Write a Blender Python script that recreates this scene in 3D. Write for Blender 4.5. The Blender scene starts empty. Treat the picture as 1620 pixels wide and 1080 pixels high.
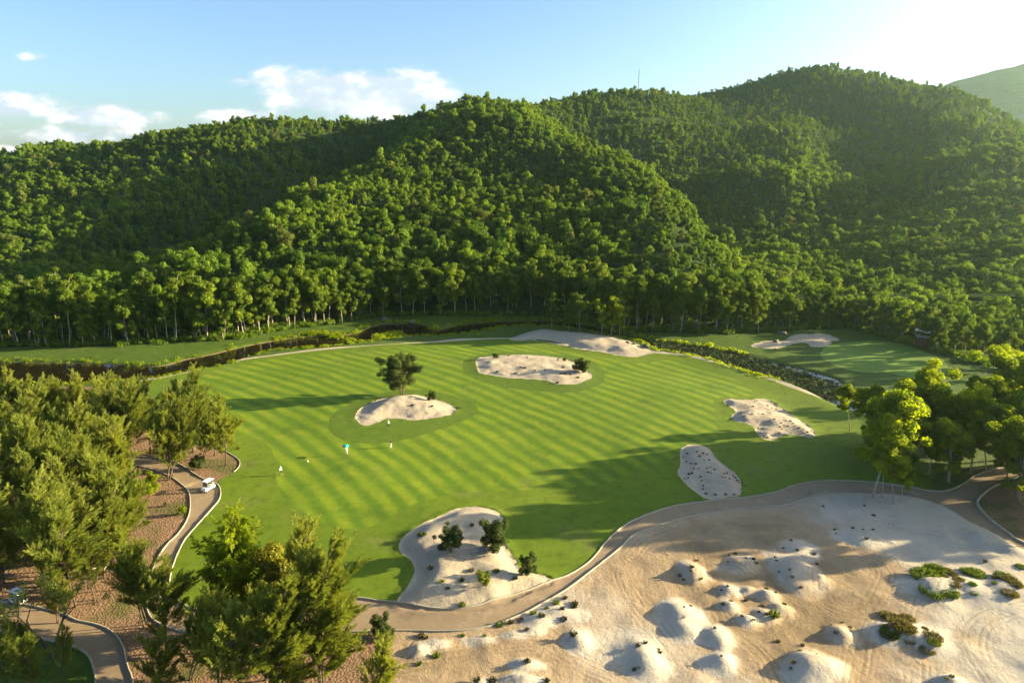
import bpy, bmesh, math, random
import numpy as np
from mathutils import Vector, Matrix, noise
from mathutils.geometry import delaunay_2d_cdt
R = math.radians
HAZE = True
random.seed(11); rng = np.random.default_rng(11)
S = bpy.context.scene
COL = S.collection

# ------------------------------------------------------------ camera, sky, sun, exposure
CAM_H, PITCH, FOC = 56.0, R(14.5), 1080.0
cd = bpy.data.cameras.new('camera'); cam = bpy.data.objects.new('camera', cd); COL.objects.link(cam)
cam.location = (0, 0, CAM_H); cam.rotation_euler = (R(90) - PITCH, 0, 0)
cd.sensor_width = 36; cd.lens = 24; cd.clip_start = 1; cd.clip_end = 20000
S.camera = cam

SUN_EL, SUN_AZ = R(13.0), R(9)          # azimuth measured from +X towards +Y
w = bpy.data.worlds.new('World'); S.world = w; w.use_nodes = True
nt = w.node_tree; nt.nodes.clear()
def N(t, typ, **kw):
    n = t.nodes.new(typ)
    for k, v in kw.items():
        if k.startswith('i_'):
            n.inputs[k[2:].replace('_', ' ')].default_value = v
        elif k[0] == 'n' and k[1:].isdigit(): n.inputs[int(k[1:])].default_value = v
        else: setattr(n, k, v)
    return n
def mth(t, op, a, b=None, c=None, clamp=False):
    n = t.nodes.new('ShaderNodeMath'); n.operation = op; n.use_clamp = clamp
    for i, v in enumerate((a, b, c)):
        if v is None: continue
        if isinstance(v, (int, float)): n.inputs[i].default_value = v
        else: t.links.new(v, n.inputs[i])
    return n.outputs[0]
def mix(t, f, a, b, mode='MIX'):
    n = t.nodes.new('ShaderNodeMix'); n.data_type = 'RGBA'; n.blend_type = mode
    for i, v in ((0, f), (6, a), (7, b)):
        if isinstance(v, (int, float)): n.inputs[i].default_value = v
        elif isinstance(v, tuple): n.inputs[i].default_value = (*v[:3], 1)
        else: t.links.new(v, n.inputs[i])
    return n.outputs[2]
def sstep(t, v, lo, hi):
    n = t.nodes.new('ShaderNodeMapRange'); n.interpolation_type = 'SMOOTHSTEP'
    t.links.new(v, n.inputs[0]); n.inputs[1].default_value = lo; n.inputs[2].default_value = hi
    return n.outputs[0]
def noise_tex(t, vec, scale, detail=4, rough=.55, dist=0.0):
    n = N(t, 'ShaderNodeTexNoise'); n.inputs['Scale'].default_value = scale
    n.inputs['Detail'].default_value = detail; n.inputs['Roughness'].default_value = rough
    n.inputs['Distortion'].default_value = dist
    if vec is not None: t.links.new(vec, n.inputs['Vector'])
    return n.outputs['Fac']

sky = N(nt, 'ShaderNodeTexSky', sky_type='NISHITA', sun_disc=False, sun_elevation=SUN_EL,
        sun_rotation=R(90) - SUN_AZ, altitude=0, air_density=1.0, dust_density=1.2, ozone_density=3.0)
SKY_STRENGTH = 0.055
# clouds: part of the sky, placed by direction
tc = N(nt, 'ShaderNodeTexCoord'); sep = N(nt, 'ShaderNodeSeparateXYZ'); nt.links.new(tc.outputs['Generated'], sep.inputs[0])
sy = mth(nt, 'MAXIMUM', sep.outputs[1], 0.05)
az = mth(nt, 'DIVIDE', sep.outputs[0], sy); el = mth(nt, 'DIVIDE', sep.outputs[2], sy)
cmb = N(nt, 'ShaderNodeCombineXYZ'); nt.links.new(az, cmb.inputs[0]); nt.links.new(mth(nt, 'MULTIPLY', el, 2.0), cmb.inputs[1])
cn = noise_tex(nt, cmb.outputs[0], 13, 9, .62)
cn2 = noise_tex(nt, cmb.outputs[0], 5, 5, .5)
total = None
def pxdir(px, py):
    a = (px - 810) / FOC; b = -(py - 540) / FOC
    return np.array([a, math.cos(PITCH) + b * math.sin(PITCH), -math.sin(PITCH) + b * math.cos(PITCH)])
CL = [(20, 168, 58, 19, .9), (165, 184, 80, 18, .95), (120, 214, 120, 16, .7), (500, 133, 95, 20, .85), (560, 146, 125, 27, 1.15),
      (650, 145, 48, 25, 1.1), (385, 187, 70, 13, .9), (255, 222, 90, 8, .5), (572, 172, 60, 12, .7), (45, 90, 40, 7, .35),
      (420, 131, 80, 9, .55), (30, 238, 120, 10, .5)]
for (px, py, rx, ry, st) in CL:
    d = pxdir(px, py); ca, ce = d[0] / d[1], d[2] / d[1]
    dx = mth(nt, 'DIVIDE', mth(nt, 'SUBTRACT', az, ca), rx / 1080 * 1.03)
    dy = mth(nt, 'DIVIDE', mth(nt, 'SUBTRACT', el, ce), ry / 1080 * 1.03)
    r2 = mth(nt, 'ADD', mth(nt, 'MULTIPLY', dx, dx), mth(nt, 'MULTIPLY', dy, dy))
    g = mth(nt, 'MULTIPLY', mth(nt, 'POWER', 2.718, mth(nt, 'MULTIPLY', r2, -.75)), st)
    total = g if total is None else mth(nt, 'MAXIMUM', total, g)
cov = mth(nt, 'ADD', total, mth(nt, 'MULTIPLY', mth(nt, 'SUBTRACT', cn, .5), 1.7))
cov = mth(nt, 'ADD', cov, mth(nt, 'MULTIPLY', mth(nt, 'SUBTRACT', cn2, .5), .6))
covs = sstep(nt, cov, .28, .74)
covs = mth(nt, 'MULTIPLY', covs, sstep(nt, total, .08, .3))
ccol = mix(nt, sstep(nt, cn, .44, .66), (3.0, 3.3, 3.9), (5.6, 5.2, 4.9))
vd = N(nt, 'ShaderNodeVectorMath', operation='DOT_PRODUCT'); nt.links.new(tc.outputs['Generated'], vd.inputs[0])
vd.inputs[1].default_value = (math.cos(SUN_EL) * math.cos(SUN_AZ), math.cos(SUN_EL) * math.sin(SUN_AZ), math.sin(SUN_EL))
gl = mth(nt, 'POWER', mth(nt, 'MAXIMUM', vd.outputs['Value'], 0.0), 5.0)
skyt = mix(nt, 1.0, sky.outputs[0], (1.0, 1.03, 1.15), 'MULTIPLY')
skyt = mix(nt, gl, skyt, (9.0, 8.4, 6.6), 'ADD')
skyc = mix(nt, mth(nt, 'MULTIPLY', covs, .88), skyt, ccol)
bg = N(nt, 'ShaderNodeBackground'); bg.inputs[1].default_value = SKY_STRENGTH
nt.links.new(skyc, bg.inputs[0]); wo = N(nt, 'ShaderNodeOutputWorld'); nt.links.new(bg.outputs[0], wo.inputs[0])

ld = bpy.data.lights.new('sun', 'SUN'); sun = bpy.data.objects.new('sun', ld); COL.objects.link(sun)
ld.energy = 5.0; ld.angle = R(.5); ld.color = (1, .84, .50)
sv = Vector((math.cos(SUN_EL) * math.cos(SUN_AZ), math.cos(SUN_EL) * math.sin(SUN_AZ), math.sin(SUN_EL)))
sun.rotation_euler = sv.to_track_quat('Z', 'Y').to_euler(); sun.location = (200, 40, 120)
S.view_settings.view_transform = 'Standard'; S.view_settings.look = 'None'
S.view_settings.exposure = 2.3; S.view_settings.gamma = 1
S.cycles.max_bounces = 6; S.cycles.diffuse_bounces = 3; S.cycles.transmission_bounces = 3; S.cycles.transparent_max_bounces = 6
S.cycles.volume_bounces = 1; S.cycles.caustics_reflective = False; S.cycles.caustics_refractive = False

# ------------------------------------------------------------ helpers
def un(px, py, z=0.0):
    d = pxdir(px, py); t = (z - CAM_H) / d[2]
    return (d[0] * t, d[1] * t)
def atY(px, py, Y):
    d = pxdir(px, py); t = Y / d[1]
    return (d[0] * t, Y, CAM_H + d[2] * t)
def unl(pts, z=0.0): return np.array([un(a, b, z) for a, b in pts])
def smooth(p, closed=True, step=.7):
    p = np.asarray(p, float); n = len(p); out = []
    rngk = range(n) if closed else range(n - 1)
    for i in rngk:
        if closed: a, b, c, d = p[(i - 1) % n], p[i], p[(i + 1) % n], p[(i + 2) % n]
        else: a, b, c, d = p[max(i - 1, 0)], p[i], p[i + 1], p[min(i + 2, n - 1)]
        k = max(1, int(np.linalg.norm(c - b) / step))
        for j in range(k):
            t = j / k
            q = .5 * ((2 * b) + (-a + c) * t + (2 * a - 5 * b + 4 * c - d) * t * t + (-a + 3 * b - 3 * c + d) * t ** 3)
            out.append(q)
    if not closed: out.append(p[-1])
    return np.array(out)
def inside(poly, P):
    x, y = P[:, 0], P[:, 1]; r = np.zeros(len(P), bool)
    a = poly; b = np.roll(poly, -1, 0)
    for (x0, y0), (x1, y1) in zip(a, b):
        if y0 == y1: continue
        c = (y0 > y) != (y1 > y)
        r ^= c & (x < (x1 - x0) * (y - y0) / (y1 - y0) + x0)
    return r
def dist_line(line, P, closed=False):
    a = line; b = np.roll(line, -1, 0)
    if not closed: a, b = line[:-1], line[1:]
    m = np.full(len(P), 1e9)
    for p, q in zip(a, b):
        d = q - p; L = max(d @ d, 1e-9)
        t = np.clip(((P - p) @ d) / L, 0, 1)
        m = np.minimum(m, np.hypot(*(P - p - t[:, None] * d).T))
    return m
def ss(x, a, b):
    t = np.clip((x - a) / (b - a), 0, 1); return t * t * (3 - 2 * t)
_perm = rng.random((64, 64))
def vnoise(x, y, s):
    x = np.asarray(x) / s; y = np.asarray(y) / s
    xi = np.floor(x).astype(int); yi = np.floor(y).astype(int); fx = x - xi; fy = y - yi
    fx = fx * fx * (3 - 2 * fx); fy = fy * fy * (3 - 2 * fy)
    g = lambda i, j: _perm[i % 64, j % 64]
    return (g(xi, yi) * (1 - fx) + g(xi + 1, yi) * fx) * (1 - fy) + (g(xi, yi + 1) * (1 - fx) + g(xi + 1, yi + 1) * fx) * fy - .5

def tag(o, label=None, cat=None, group=None, kind=None):
    if label: o['label'] = label
    if cat: o['category'] = cat
    if group: o['group'] = group
    if kind: o['kind'] = kind
    return o
def empty(name, loc, rz=0, sc=1.0):
    o = bpy.data.objects.new(name, None); COL.objects.link(o); o.location = loc; o.rotation_euler = (0, 0, rz)
    o.scale = (sc, sc, sc); o.empty_display_size = .2
    return o
def link(name, me, mats=None, parent=None):
    o = bpy.data.objects.new(name, me); COL.objects.link(o)
    if mats:
        for m in (mats if isinstance(mats, (list, tuple)) else [mats]): me.materials.append(m)
    if parent: o.parent = parent
    return o
def mesh_np(name, V, F, k=4, smoothf=False, tint=None):
    V = np.asarray(V, np.float32); F = np.asarray(F, np.int32).reshape(-1, k)
    me = bpy.data.meshes.new(name)
    me.vertices.add(len(V)); me.vertices.foreach_set('co', V.ravel())
    me.loops.add(F.size); me.loops.foreach_set('vertex_index', F.ravel())
    me.polygons.add(len(F)); me.polygons.foreach_set('loop_start', np.arange(0, F.size, k, dtype=np.int32))
    try: me.polygons.foreach_set('loop_total', np.full(len(F), k, np.int32))
    except Exception: pass
    if smoothf: me.polygons.foreach_set('use_smooth', np.ones(len(F), bool))
    if tint is not None:
        a = me.attributes.new('tint', 'FLOAT', 'POINT'); a.data.foreach_set('value', np.asarray(tint, np.float32))
    me.update(calc_edges=True)
    return me
class MB:
    def __init__(s): s.v = []; s.f = []; s.m = []
    def box(s, c, d, rot=None, mi=0):
        b = len(s.v)
        for x in (-.5, .5):
            for y in (-.5, .5):
                for z in (-.5, .5):
                    p = Vector((x * d[0], y * d[1], z * d[2]))
                    if rot is not None: p = rot @ p
                    s.v.append(tuple(p + Vector(c)))
        for q in ((0, 1, 3, 2), (4, 6, 7, 5), (0, 4, 5, 1), (2, 3, 7, 6), (0, 2, 6, 4), (1, 5, 7, 3)):
            s.f.append([b + i for i in q]); s.m.append(mi)
    def tube(s, pts, rad, n=6, mi=0, cap=True):
        pts = [Vector(p) for p in pts]; rad = rad if isinstance(rad, (list, tuple)) else [rad] * len(pts)
        b = len(s.v); prev = None
        for i, p in enumerate(pts):
            t = (pts[min(i + 1, len(pts) - 1)] - pts[max(i - 1, 0)]).normalized()
            if prev is None: prev = t.orthogonal().normalized()
            u = (prev - t * prev.dot(t)).normalized(); prev = u; v = t.cross(u)
            for k in range(n):
                a = 2 * math.pi * k / n
                s.v.append(tuple(p + (u * math.cos(a) + v * math.sin(a)) * rad[i]))
        for i in range(len(pts) - 1):
            for k in range(n):
                s.f.append([b + i * n + k, b + i * n + (k + 1) % n, b + (i + 1) * n + (k + 1) % n, b + (i + 1) * n + k]); s.m.append(mi)
        if cap:
            s.f.append([b + k for k in range(n)][::-1]); s.m.append(mi)
            s.f.append([b + (len(pts) - 1) * n + k for k in range(n)]); s.m.append(mi)
    def prof(s, pts2, x0, x1, mi=0):       # polygon in (y,z) extruded along x
        b = len(s.v); n = len(pts2)
        for x in (x0, x1):
            for (y, z) in pts2: s.v.append((x, y, z))
        s.f.append([b + i for i in range(n)][::-1]); s.m.append(mi); s.f.append([b + n + i for i in range(n)]); s.m.append(mi)
        for i in range(n):
            j = (i + 1) % n; s.f.append([b + i, b + j, b + n + j, b + n + i]); s.m.append(mi)
    def build(s, name, mats, parent=None, smoothf=False, bevel=0):
        me = bpy.data.meshes.new(name); me.from_pydata(s.v, [], s.f); me.update()
        o = link(name, me, mats, parent)
        me.polygons.foreach_set('material_index', s.m)
        if smoothf: me.polygons.foreach_set('use_smooth', [True] * len(s.f))
        bm = bmesh.new(); bm.from_mesh(me); bmesh.ops.recalc_face_normals(bm, faces=bm.faces); bm.to_mesh(me); bm.free()
        if bevel:
            b = o.modifiers.new('bevel', 'BEVEL'); b.width = bevel; b.segments = 2; b.limit_method = 'ANGLE'
        return o

# ------------------------------------------------------------ materials
def newmat(name, rough=.9, spec=.2):
    m = bpy.data.materials.new(name); m.use_nodes = True; t = m.node_tree
    p = t.nodes['Principled BSDF']; p.inputs['Roughness'].default_value = rough
    p.inputs['Specular IOR Level'].default_value = spec
    return m, t, p
def pos(t): return N(t, 'ShaderNodeNewGeometry').outputs['Position']
def bump(t, p, h, strength, dist):
    b = N(t, 'ShaderNodeBump'); b.inputs['Strength'].default_value = strength; b.inputs['Distance'].default_value = dist
    t.links.new(h, b.inputs['Height']); t.links.new(b.outputs[0], p.inputs['Normal'])
def plain(name, col, rough=.6, metal=0, spec=.4, var=.12, sc=3):
    m, t, p = newmat(name, rough, spec)
    f = noise_tex(t, N(t, 'ShaderNodeTexCoord').outputs['Object'], sc, 4)
    c = mix(t, f, tuple(x * (1 - var) for x in col), tuple(min(1, x * (1 + var)) for x in col))
    t.links.new(c, p.inputs['Base Color']); p.inputs['Metallic'].default_value = metal
    return m
STRIPE_C = (-196.0, -1.0); STRIPE_P = 3.95
def mat_grass(name, kind):
    m, t, p = newmat(name, .85, .15); P = pos(t)
    n1 = noise_tex(t, P, .045, 5, .6); n2 = noise_tex(t, P, .35, 4, .6); n3 = noise_tex(t, P, 3.5, 3, .7)
    if kind == 'fairway':
        sp = N(t, 'ShaderNodeSeparateXYZ'); t.links.new(P, sp.inputs[0])
        w1 = noise_tex(t, P, .03, 2)
        dx = mth(t, 'SUBTRACT', sp.outputs[0], STRIPE_C[0]); dy = mth(t, 'SUBTRACT', sp.outputs[1], STRIPE_C[1])
        r = mth(t, 'SQRT', mth(t, 'ADD', mth(t, 'MULTIPLY', dx, dx), mth(t, 'MULTIPLY', dy, dy)))
        r = mth(t, 'ADD', r, mth(t, 'MULTIPLY', w1, 4.0))
        s = mth(t, 'SINE', mth(t, 'MULTIPLY', r, 2 * math.pi / STRIPE_P))
        s = mth(t, 'ADD', s, mth(t, 'MULTIPLY', mth(t, 'SUBTRACT', noise_tex(t, P, .2, 4, .6), .5), 1.1))
        f = sstep(t, s, -1.1, 1.1)
        n4 = noise_tex(t, P, .09, 3)
        f = mth(t, 'MULTIPLY', f, mth(t, 'ADD', .45, mth(t, 'MULTIPLY', sstep(t, n4, .3, .62), .55)))
        c = mix(t, f, (.100, .168, .007), (.205, .258, .010))
        c = mix(t, mth(t, 'MULTIPLY', sstep(t, noise_tex(t, P, .11, 6, .7), .5, .68), .45), c, (.052, .105, .007))
        dry = mth(t, 'MULTIPLY', sstep(t, noise_tex(t, P, .028, 6, .7), .56, .72), .65)
        c = mix(t, dry, c, (.27, .235, .05)); c = mix(t, mth(t, 'MULTIPLY', sstep(t, noise_tex(t, P, .07, 7, .75, .6), .55, .68), .35), c, (.24, .21, .045))
    elif kind == 'rough':
        c = mix(t, n1, (.078, .134, .006), (.175, .224, .010))
        c = mix(t, mth(t, 'MULTIPLY', sstep(t, n2, .52, .75), .5), c, (.045, .082, .010))
        dry = mth(t, 'MULTIPLY', sstep(t, noise_tex(t, P, .06, 6, .72), .53, .72), .7)
        c = mix(t, dry, c, (.19, .17, .055))
    elif kind == 'collar':
        sp = N(t, 'ShaderNodeSeparateXYZ'); t.links.new(P, sp.inputs[0])
        s = mth(t, 'SINE', mth(t, 'MULTIPLY', sp.outputs[1], 5.5))
        c = mix(t, n2, (.078, .130, .008), (.130, .175, .012))
        c = mix(t, mth(t, 'MULTIPLY', sstep(t, s, -.5, .8), .35), c, (.060, .110, .009))
    elif kind == 'green':
        c = mix(t, n1, (.125, .20, .025), (.16, .235, .035))
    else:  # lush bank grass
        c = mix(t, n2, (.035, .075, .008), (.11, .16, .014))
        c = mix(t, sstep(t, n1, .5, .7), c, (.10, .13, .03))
    n5 = noise_tex(t, P, .6, 8, .85)
    if kind != 'green': c = mix(t, mth(t, 'MULTIPLY', sstep(t, n5, .44, .62), .45), c, mix(t, 1.0, c, (.50, .60, .45), 'MULTIPLY')); c = mix(t, mth(t, 'MULTIPLY', sstep(t, noise_tex(t, P, .55, 5, .7), .55, .75), .35), c, mix(t, 1.0, c, (1.5, 1.2, 1.6), 'MULTIPLY'))
    c = mix(t, mth(t, 'MULTIPLY', n3, .55), c, mix(t, 1.0, c, (.45, .5, .45), 'MULTIPLY'))
    t.links.new(c, p.inputs['Base Color'])
    h = mth(t, 'ADD', noise_tex(t, P, 6, 3, .8), mth(t, 'MULTIPLY', n2, 2.0))
    bump(t, p, h, {'fairway': .35, 'green': .12, 'collar': .45, 'rough': .6}.get(kind, .9), .06 if kind != 'bank' else .25)
    return m
def mat_sand(name, dirt=False):
    m, t, p = newmat(name, .95, .1); P = pos(t)
    n1 = noise_tex(t, P, .12, 6, .65); n2 = noise_tex(t, P, 1.2, 5, .7); n3 = noise_tex(t, P, 7, 3, .7)
    c = mix(t, n1, (.32, .255, .18), (.42, .345, .25))
    if dirt:
        at = N(t, 'ShaderNodeAttribute', attribute_name='dirt'); tr = N(t, 'ShaderNodeAttribute', attribute_name='track')
        dd = mth(t, 'ADD', at.outputs['Fac'], mth(t, 'MULTIPLY', mth(t, 'SUBTRACT', noise_tex(t, P, .16, 7, .7, .8), .5), 1.3))
        c = mix(t, sstep(t, dd, .05, .75), (.42, .36, .28), (.33, .235, .14))
        c = mix(t, mth(t, 'MULTIPLY', sstep(t, dd, .7, 1.2), .8), c, (.20, .14, .075))
        ln = mth(t, 'SINE', mth(t, 'ADD', mth(t, 'MULTIPLY', tr.outputs['Fac'], 9.0), mth(t, 'MULTIPLY', n1, 6.0)))
        near = mth(t, 'SUBTRACT', 1.0, sstep(t, tr.outputs['Fac'], .9, 2.6))
        near = mth(t, 'MULTIPLY', near, sstep(t, noise_tex(t, P, .25, 3), .35, .6))
        lf = mth(t, 'MULTIPLY', mth(t, 'MULTIPLY', sstep(t, ln, .2, 1.0), near), .4)
        c = mix(t, lf, c, (.15, .105, .06))
    c = mix(t, mth(t, 'MULTIPLY', sstep(t, n2, .5, .75), .35), c, mix(t, 1.0, c, (.6, .57, .52), 'MULTIPLY'))
    t.links.new(c, p.inputs['Base Color'])
    h = mth(t, 'ADD', mth(t, 'MULTIPLY', n2, 1.0), mth(t, 'MULTIPLY', n3, .35))
    if dirt: h = mth(t, 'ADD', h, mth(t, 'MULTIPLY', mth(t, 'MULTIPLY', ln, near), -.06))
    bump(t, p, h, .8, .22)
    return m
def mat_mulch():
    m, t, p = newmat('leaf_litter', .95, .05); P = pos(t)
    n1 = noise_tex(t, P, .3, 6, .7); v = N(t, 'ShaderNodeTexVoronoi'); v.inputs['Scale'].default_value = 3.2; t.links.new(P, v.inputs['Vector'])
    c = mix(t, n1, (.12, .07, .04), (.25, .15, .09)); c = mix(t, sstep(t, noise_tex(t, P, 5, 4, .8), .5, .7), c, (.40, .28, .18))
    c = mix(t, mth(t, 'MULTIPLY', sstep(t, noise_tex(t, P, .12, 5), .5, .65), .7), c, (.07, .085, .02))
    t.links.new(c, p.inputs['Base Color']); bump(t, p, mth(t, 'ADD', v.outputs['Distance'], noise_tex(t, P, 4, 4, .8)), .9, .18); return m
def mat_path():
    m, t, p = newmat('concrete_path', .8, .25); P = pos(t)
    n1 = noise_tex(t, P, .1, 6, .65); n2 = noise_tex(t, P, 1.6, 5, .7)
    c = mix(t, n1, (.21, .145, .085), (.30, .215, .13)); c = mix(t, mth(t, 'MULTIPLY', n2, .4), c, (.15, .105, .065))
    c = mix(t, mth(t, 'MULTIPLY', sstep(t, noise_tex(t, P, .35, 7, .75, 1.0), .52, .7), .45), c, (.40, .30, .19)); c = mix(t, mth(t, 'MULTIPLY', sstep(t, noise_tex(t, P, .22, 6, .7, .5), .56, .66), .5), c, (.13, .10, .065))
    t.links.new(c, p.inputs['Base Color']); bump(t, p, n2, .2, .03); return m
def mat_leaf(name, ca, cb, trans=.45, val=1.0):
    m = bpy.data.materials.new(name); m.use_nodes = True; t = m.node_tree; t.nodes.clear()
    at = N(t, 'ShaderNodeAttribute', attribute_name='tint'); oi = N(t, 'ShaderNodeObjectInfo')
    r = oi.outputs['Random']
    f = mth(t, 'ADD', mth(t, 'MULTIPLY', at.outputs['Fac'], .6), mth(t, 'MULTIPLY', r, .4))
    c = mix(t, f, ca, cb)
    if name == 'hill_leaves':
        pn = noise_tex(t, oi.outputs['Location'], .018, 4, .6); f = mth(t, 'ADD', mth(t, 'MULTIPLY', f, .75), mth(t, 'MULTIPLY', mth(t, 'SUBTRACT', pn, .42), 1.4), clamp=True); c = mix(t, f, ca, cb)
        c = mix(t, mth(t, 'MULTIPLY', sstep(t, mth(t, 'FRACT', mth(t, 'MULTIPLY', r, 3.7)), .9, .96), .6), c, (.17, .15, .05))
    c = mix(t, mth(t, 'MULTIPLY', sstep(t, mth(t, 'FRACT', mth(t, 'MULTIPLY', r, 7.31)), .6, 1.0), .35), c, tuple(x * .55 for x in ca))
    d = N(t, 'ShaderNodeBsdfDiffuse'); tr = N(t, 'ShaderNodeBsdfTranslucent'); g = N(t, 'ShaderNodeBsdfGlossy'); g.inputs['Roughness'].default_value = .5
    t.links.new(c, d.inputs[0])
    tcx = mix(t, 1.0, c, (1.35, 1.3, .55), 'MULTIPLY'); t.links.new(tcx, tr.inputs[0])
    mx = N(t, 'ShaderNodeMixShader'); mx.inputs[0].default_value = trans
    t.links.new(d.outputs[0], mx.inputs[1]); t.links.new(tr.outputs[0], mx.inputs[2])
    mg = N(t, 'ShaderNodeMixShader'); mg.inputs[0].default_value = .008; g.inputs[0].default_value = (.8, .8, .7, 1)
    t.links.new(mx.outputs[0], mg.inputs[1]); t.links.new(g.outputs[0], mg.inputs[2])
    o = N(t, 'ShaderNodeOutputMaterial'); t.links.new(mg.outputs[0], o.inputs[0])
    return m
def mat_bark(name, a, b):
    m, t, p = newmat(name, .9, .1); f = noise_tex(t, N(t, 'ShaderNodeTexCoord').outputs['Object'], 2.5, 5, .7)
    t.links.new(mix(t, f, a, b), p.inputs['Base Color']); bump(t, p, f, .5, .05); return m
def mat_water():
    m, t, p = newmat('river_water', .06, .5); P = pos(t)
    t.links.new(mix(t, noise_tex(t, P, .1, 3), (.008, .007, .003), (.020, .014, .006)), p.inputs['Base Color'])
    p.inputs['IOR'].default_value = 1.33
    bump(t, p, noise_tex(t, P, 1.6, 4, .6), .12, .04); return m
def mat_forest_floor():
    m, t, p = newmat('forest_floor', .95, .05); P = pos(t)
    t.links.new(mix(t, noise_tex(t, P, .08, 6, .7), (.018, .035, .010), (.045, .07, .018)), p.inputs['Base Color'])
    bump(t, p, noise_tex(t, P, .6, 5, .7), 1, .8); return m

M = dict(
    fairway=mat_grass('striped_fairway_grass', 'fairway'), rough=mat_grass('rough_grass', 'rough'), collar=mat_grass('collar_grass', 'collar'),
    green=mat_grass('putting_green_grass', 'green'), bank=mat_grass('bank_grass', 'bank'), sand=mat_sand('bunker_sand'), waste=mat_sand('dune_sand', True),
    mulch=mat_mulch(), path=mat_path(), water=mat_water(), floor=mat_forest_floor(),
    kerb=plain('concrete_kerb', (.27, .24, .18), .8, sc=1),
    pine=mat_leaf('pine_needles', (.095, .135, .018), (.310, .325, .060), .42),
    bright=mat_leaf('bright_leaves', (.130, .195, .007), (.350, .400, .014), .7),
    river=mat_leaf('riverside_leaves', (.045, .095, .008), (.200, .255, .020), .45),
    hill=mat_leaf('hill_leaves', (.036, .098, .014), (.205, .280, .018), .48),
    dark=mat_leaf('dark_leaves', (.036, .058, .016), (.100, .125, .030), .38),
    tuft=mat_leaf('tuft_blades', (.085, .075, .03), (.19, .16, .06), .3),
    tuftg=mat_leaf('green_tuft_blades', (.055, .10, .015), (.13, .17, .02), .4),
    dtuft=mat_leaf('dark_tuft_blades', (.030, .030, .012), (.08, .075, .035), .2),
    flower=mat_leaf('yellow_leaves', (.05, .075, .012), (.22, .20, .015), .4),
    lily=mat_leaf('lily_leaves', (.030, .040, .015), (.085, .10, .035), .1),
    bark_pale=mat_bark('pale_bark', (.22, .18, .13), (.42, .36, .28)), bark_dark=mat_bark('dark_bark', (.05, .035, .025), (.13, .10, .07)),
    white=plain('white_paint', (.80, .80, .80), .35, var=.04), black=plain('black_rubber', (.02, .02, .02), .6),
    grey=plain('grey_metal', (.35, .36, .37), .4, .6), seatm=plain('cream_vinyl', (.55, .48, .36), .5),
    wood=plain('red_brown_wood', (.16, .055, .03), .7, sc=5), cream=plain('cream_roofing', (.72, .68, .58), .6), rock=plain('dark_rock', (.10, .085, .07), .9, sc=1.5, var=.5),
    teal=plain('teal_fabric', (.01, .28, .25), .7), glass=plain('smoky_windscreen', (.12, .14, .15), .1),
)

# ------------------------------------------------------------ outlines (image tracing projected on the ground, so they have real size)
c3 = lambda L: [(480 + x / 3.375, 480 + y / 3.375) for x, y in L]
c4 = lambda L: [(480 + x / 3.375, 760 + y / 3.375) for x, y in L]
c5 = lambda L: [(840 + x / 3.375, 480 + y / 3.375) for x, y in L]
c7 = lambda L: [(1140 + x / 3.375, 460 + y / 3.375) for x, y in L]
c6 = lambda L: [(960 + x * .4074, 760 + y * .4074) for x, y in L]
UP = [(1760, 700), (1650, 728), (1600, 735), (1546, 750), (1528, 761), (1501, 773), (1475, 774), (1436, 767), (1377, 759), (1330, 758), (1300, 760), (1258, 768),
      (1226, 779), (1160, 789), (1110, 794), (1060, 802), (1013, 817), (985, 831), (960, 853), (945, 872), (930, 888), (905, 905), (875, 918), (830, 935),
      (780, 951), (740, 961), (690, 963), (650, 957), (605, 950), (540, 944), (470, 952), (400, 962), (340, 966), (293, 956), (276, 941), (268, 926),
      (270, 905), (275, 890), (280, 877), (293, 853), (317, 827), (333, 810), (347, 793), (349, 778), (343, 768), (327, 762), (310, 753), (290, 740),
      (270, 732), (240, 727), (190, 724)]
LOA = [(190, 735), (213, 740), (240, 745), (267, 755), (283, 765), (297, 778), (301, 793), (300, 813), (293, 830), (280, 847), (263, 863), (248, 885),
       (238, 910), (232, 935), (233, 964), (246, 981), (280, 995), (340, 1003), (420, 1003), (520, 1000), (628, 997), (687, 999), (738, 997), (776, 990),
       (806, 979), (836, 966), (865, 950), (895, 933), (924, 911), (954, 886), (984, 862), (997, 848), (1021, 837), (1066, 823), (1123, 811), (1184, 803),
       (1237, 800), (1270, 791), (1306, 780), (1351, 777), (1408, 778)]
LOB = [(1408, 778), (1449, 784), (1490, 797), (1530, 821), (1571, 841), (1620, 870), (1760, 950)]
RK = [(1760, 920), (1620, 858), (1596, 843), (1567, 821), (1549, 801), (1547, 790), (1555, 780), (1575, 767), (1640, 745), (1760, 715)]
P2U = [(-150, 945), (0, 953), (50, 960), (84, 967), (105, 973), (122, 981), (147, 985), (168, 992), (185, 1005), (195, 1024), (199, 1043), (204, 1060), (210, 1078), (213, 1140)]
P2L = [(150, 1140), (151, 1078), (147, 1055), (141, 1038), (126, 1026), (105, 1019), (78, 1013), (42, 1007), (0, 1000), (-150, 990)]
FT = [(200, 606), (250, 599), (300, 588), (370, 572), (440, 562), (520, 553), (600, 546), (700, 540), (806, 534), (850, 539), (905, 549), (950, 557), (1000, 564),
      (1035, 559), (1080, 562), (1120, 571), (1150, 579), (1200, 594), (1250, 612), (1300, 630), (1340, 645), (1400, 668), (1440, 690)]
ws = lambda px, closed=True, step=.7: smooth(unl(px), closed, step)
poly = {}
poly['path'] = np.vstack([ws(UP, False), ws(LOA, False), ws(LOB, False)[1:], ws(RK, False)])
poly['path2'] = np.vstack([ws(P2U, False), ws(P2L, False)])
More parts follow.
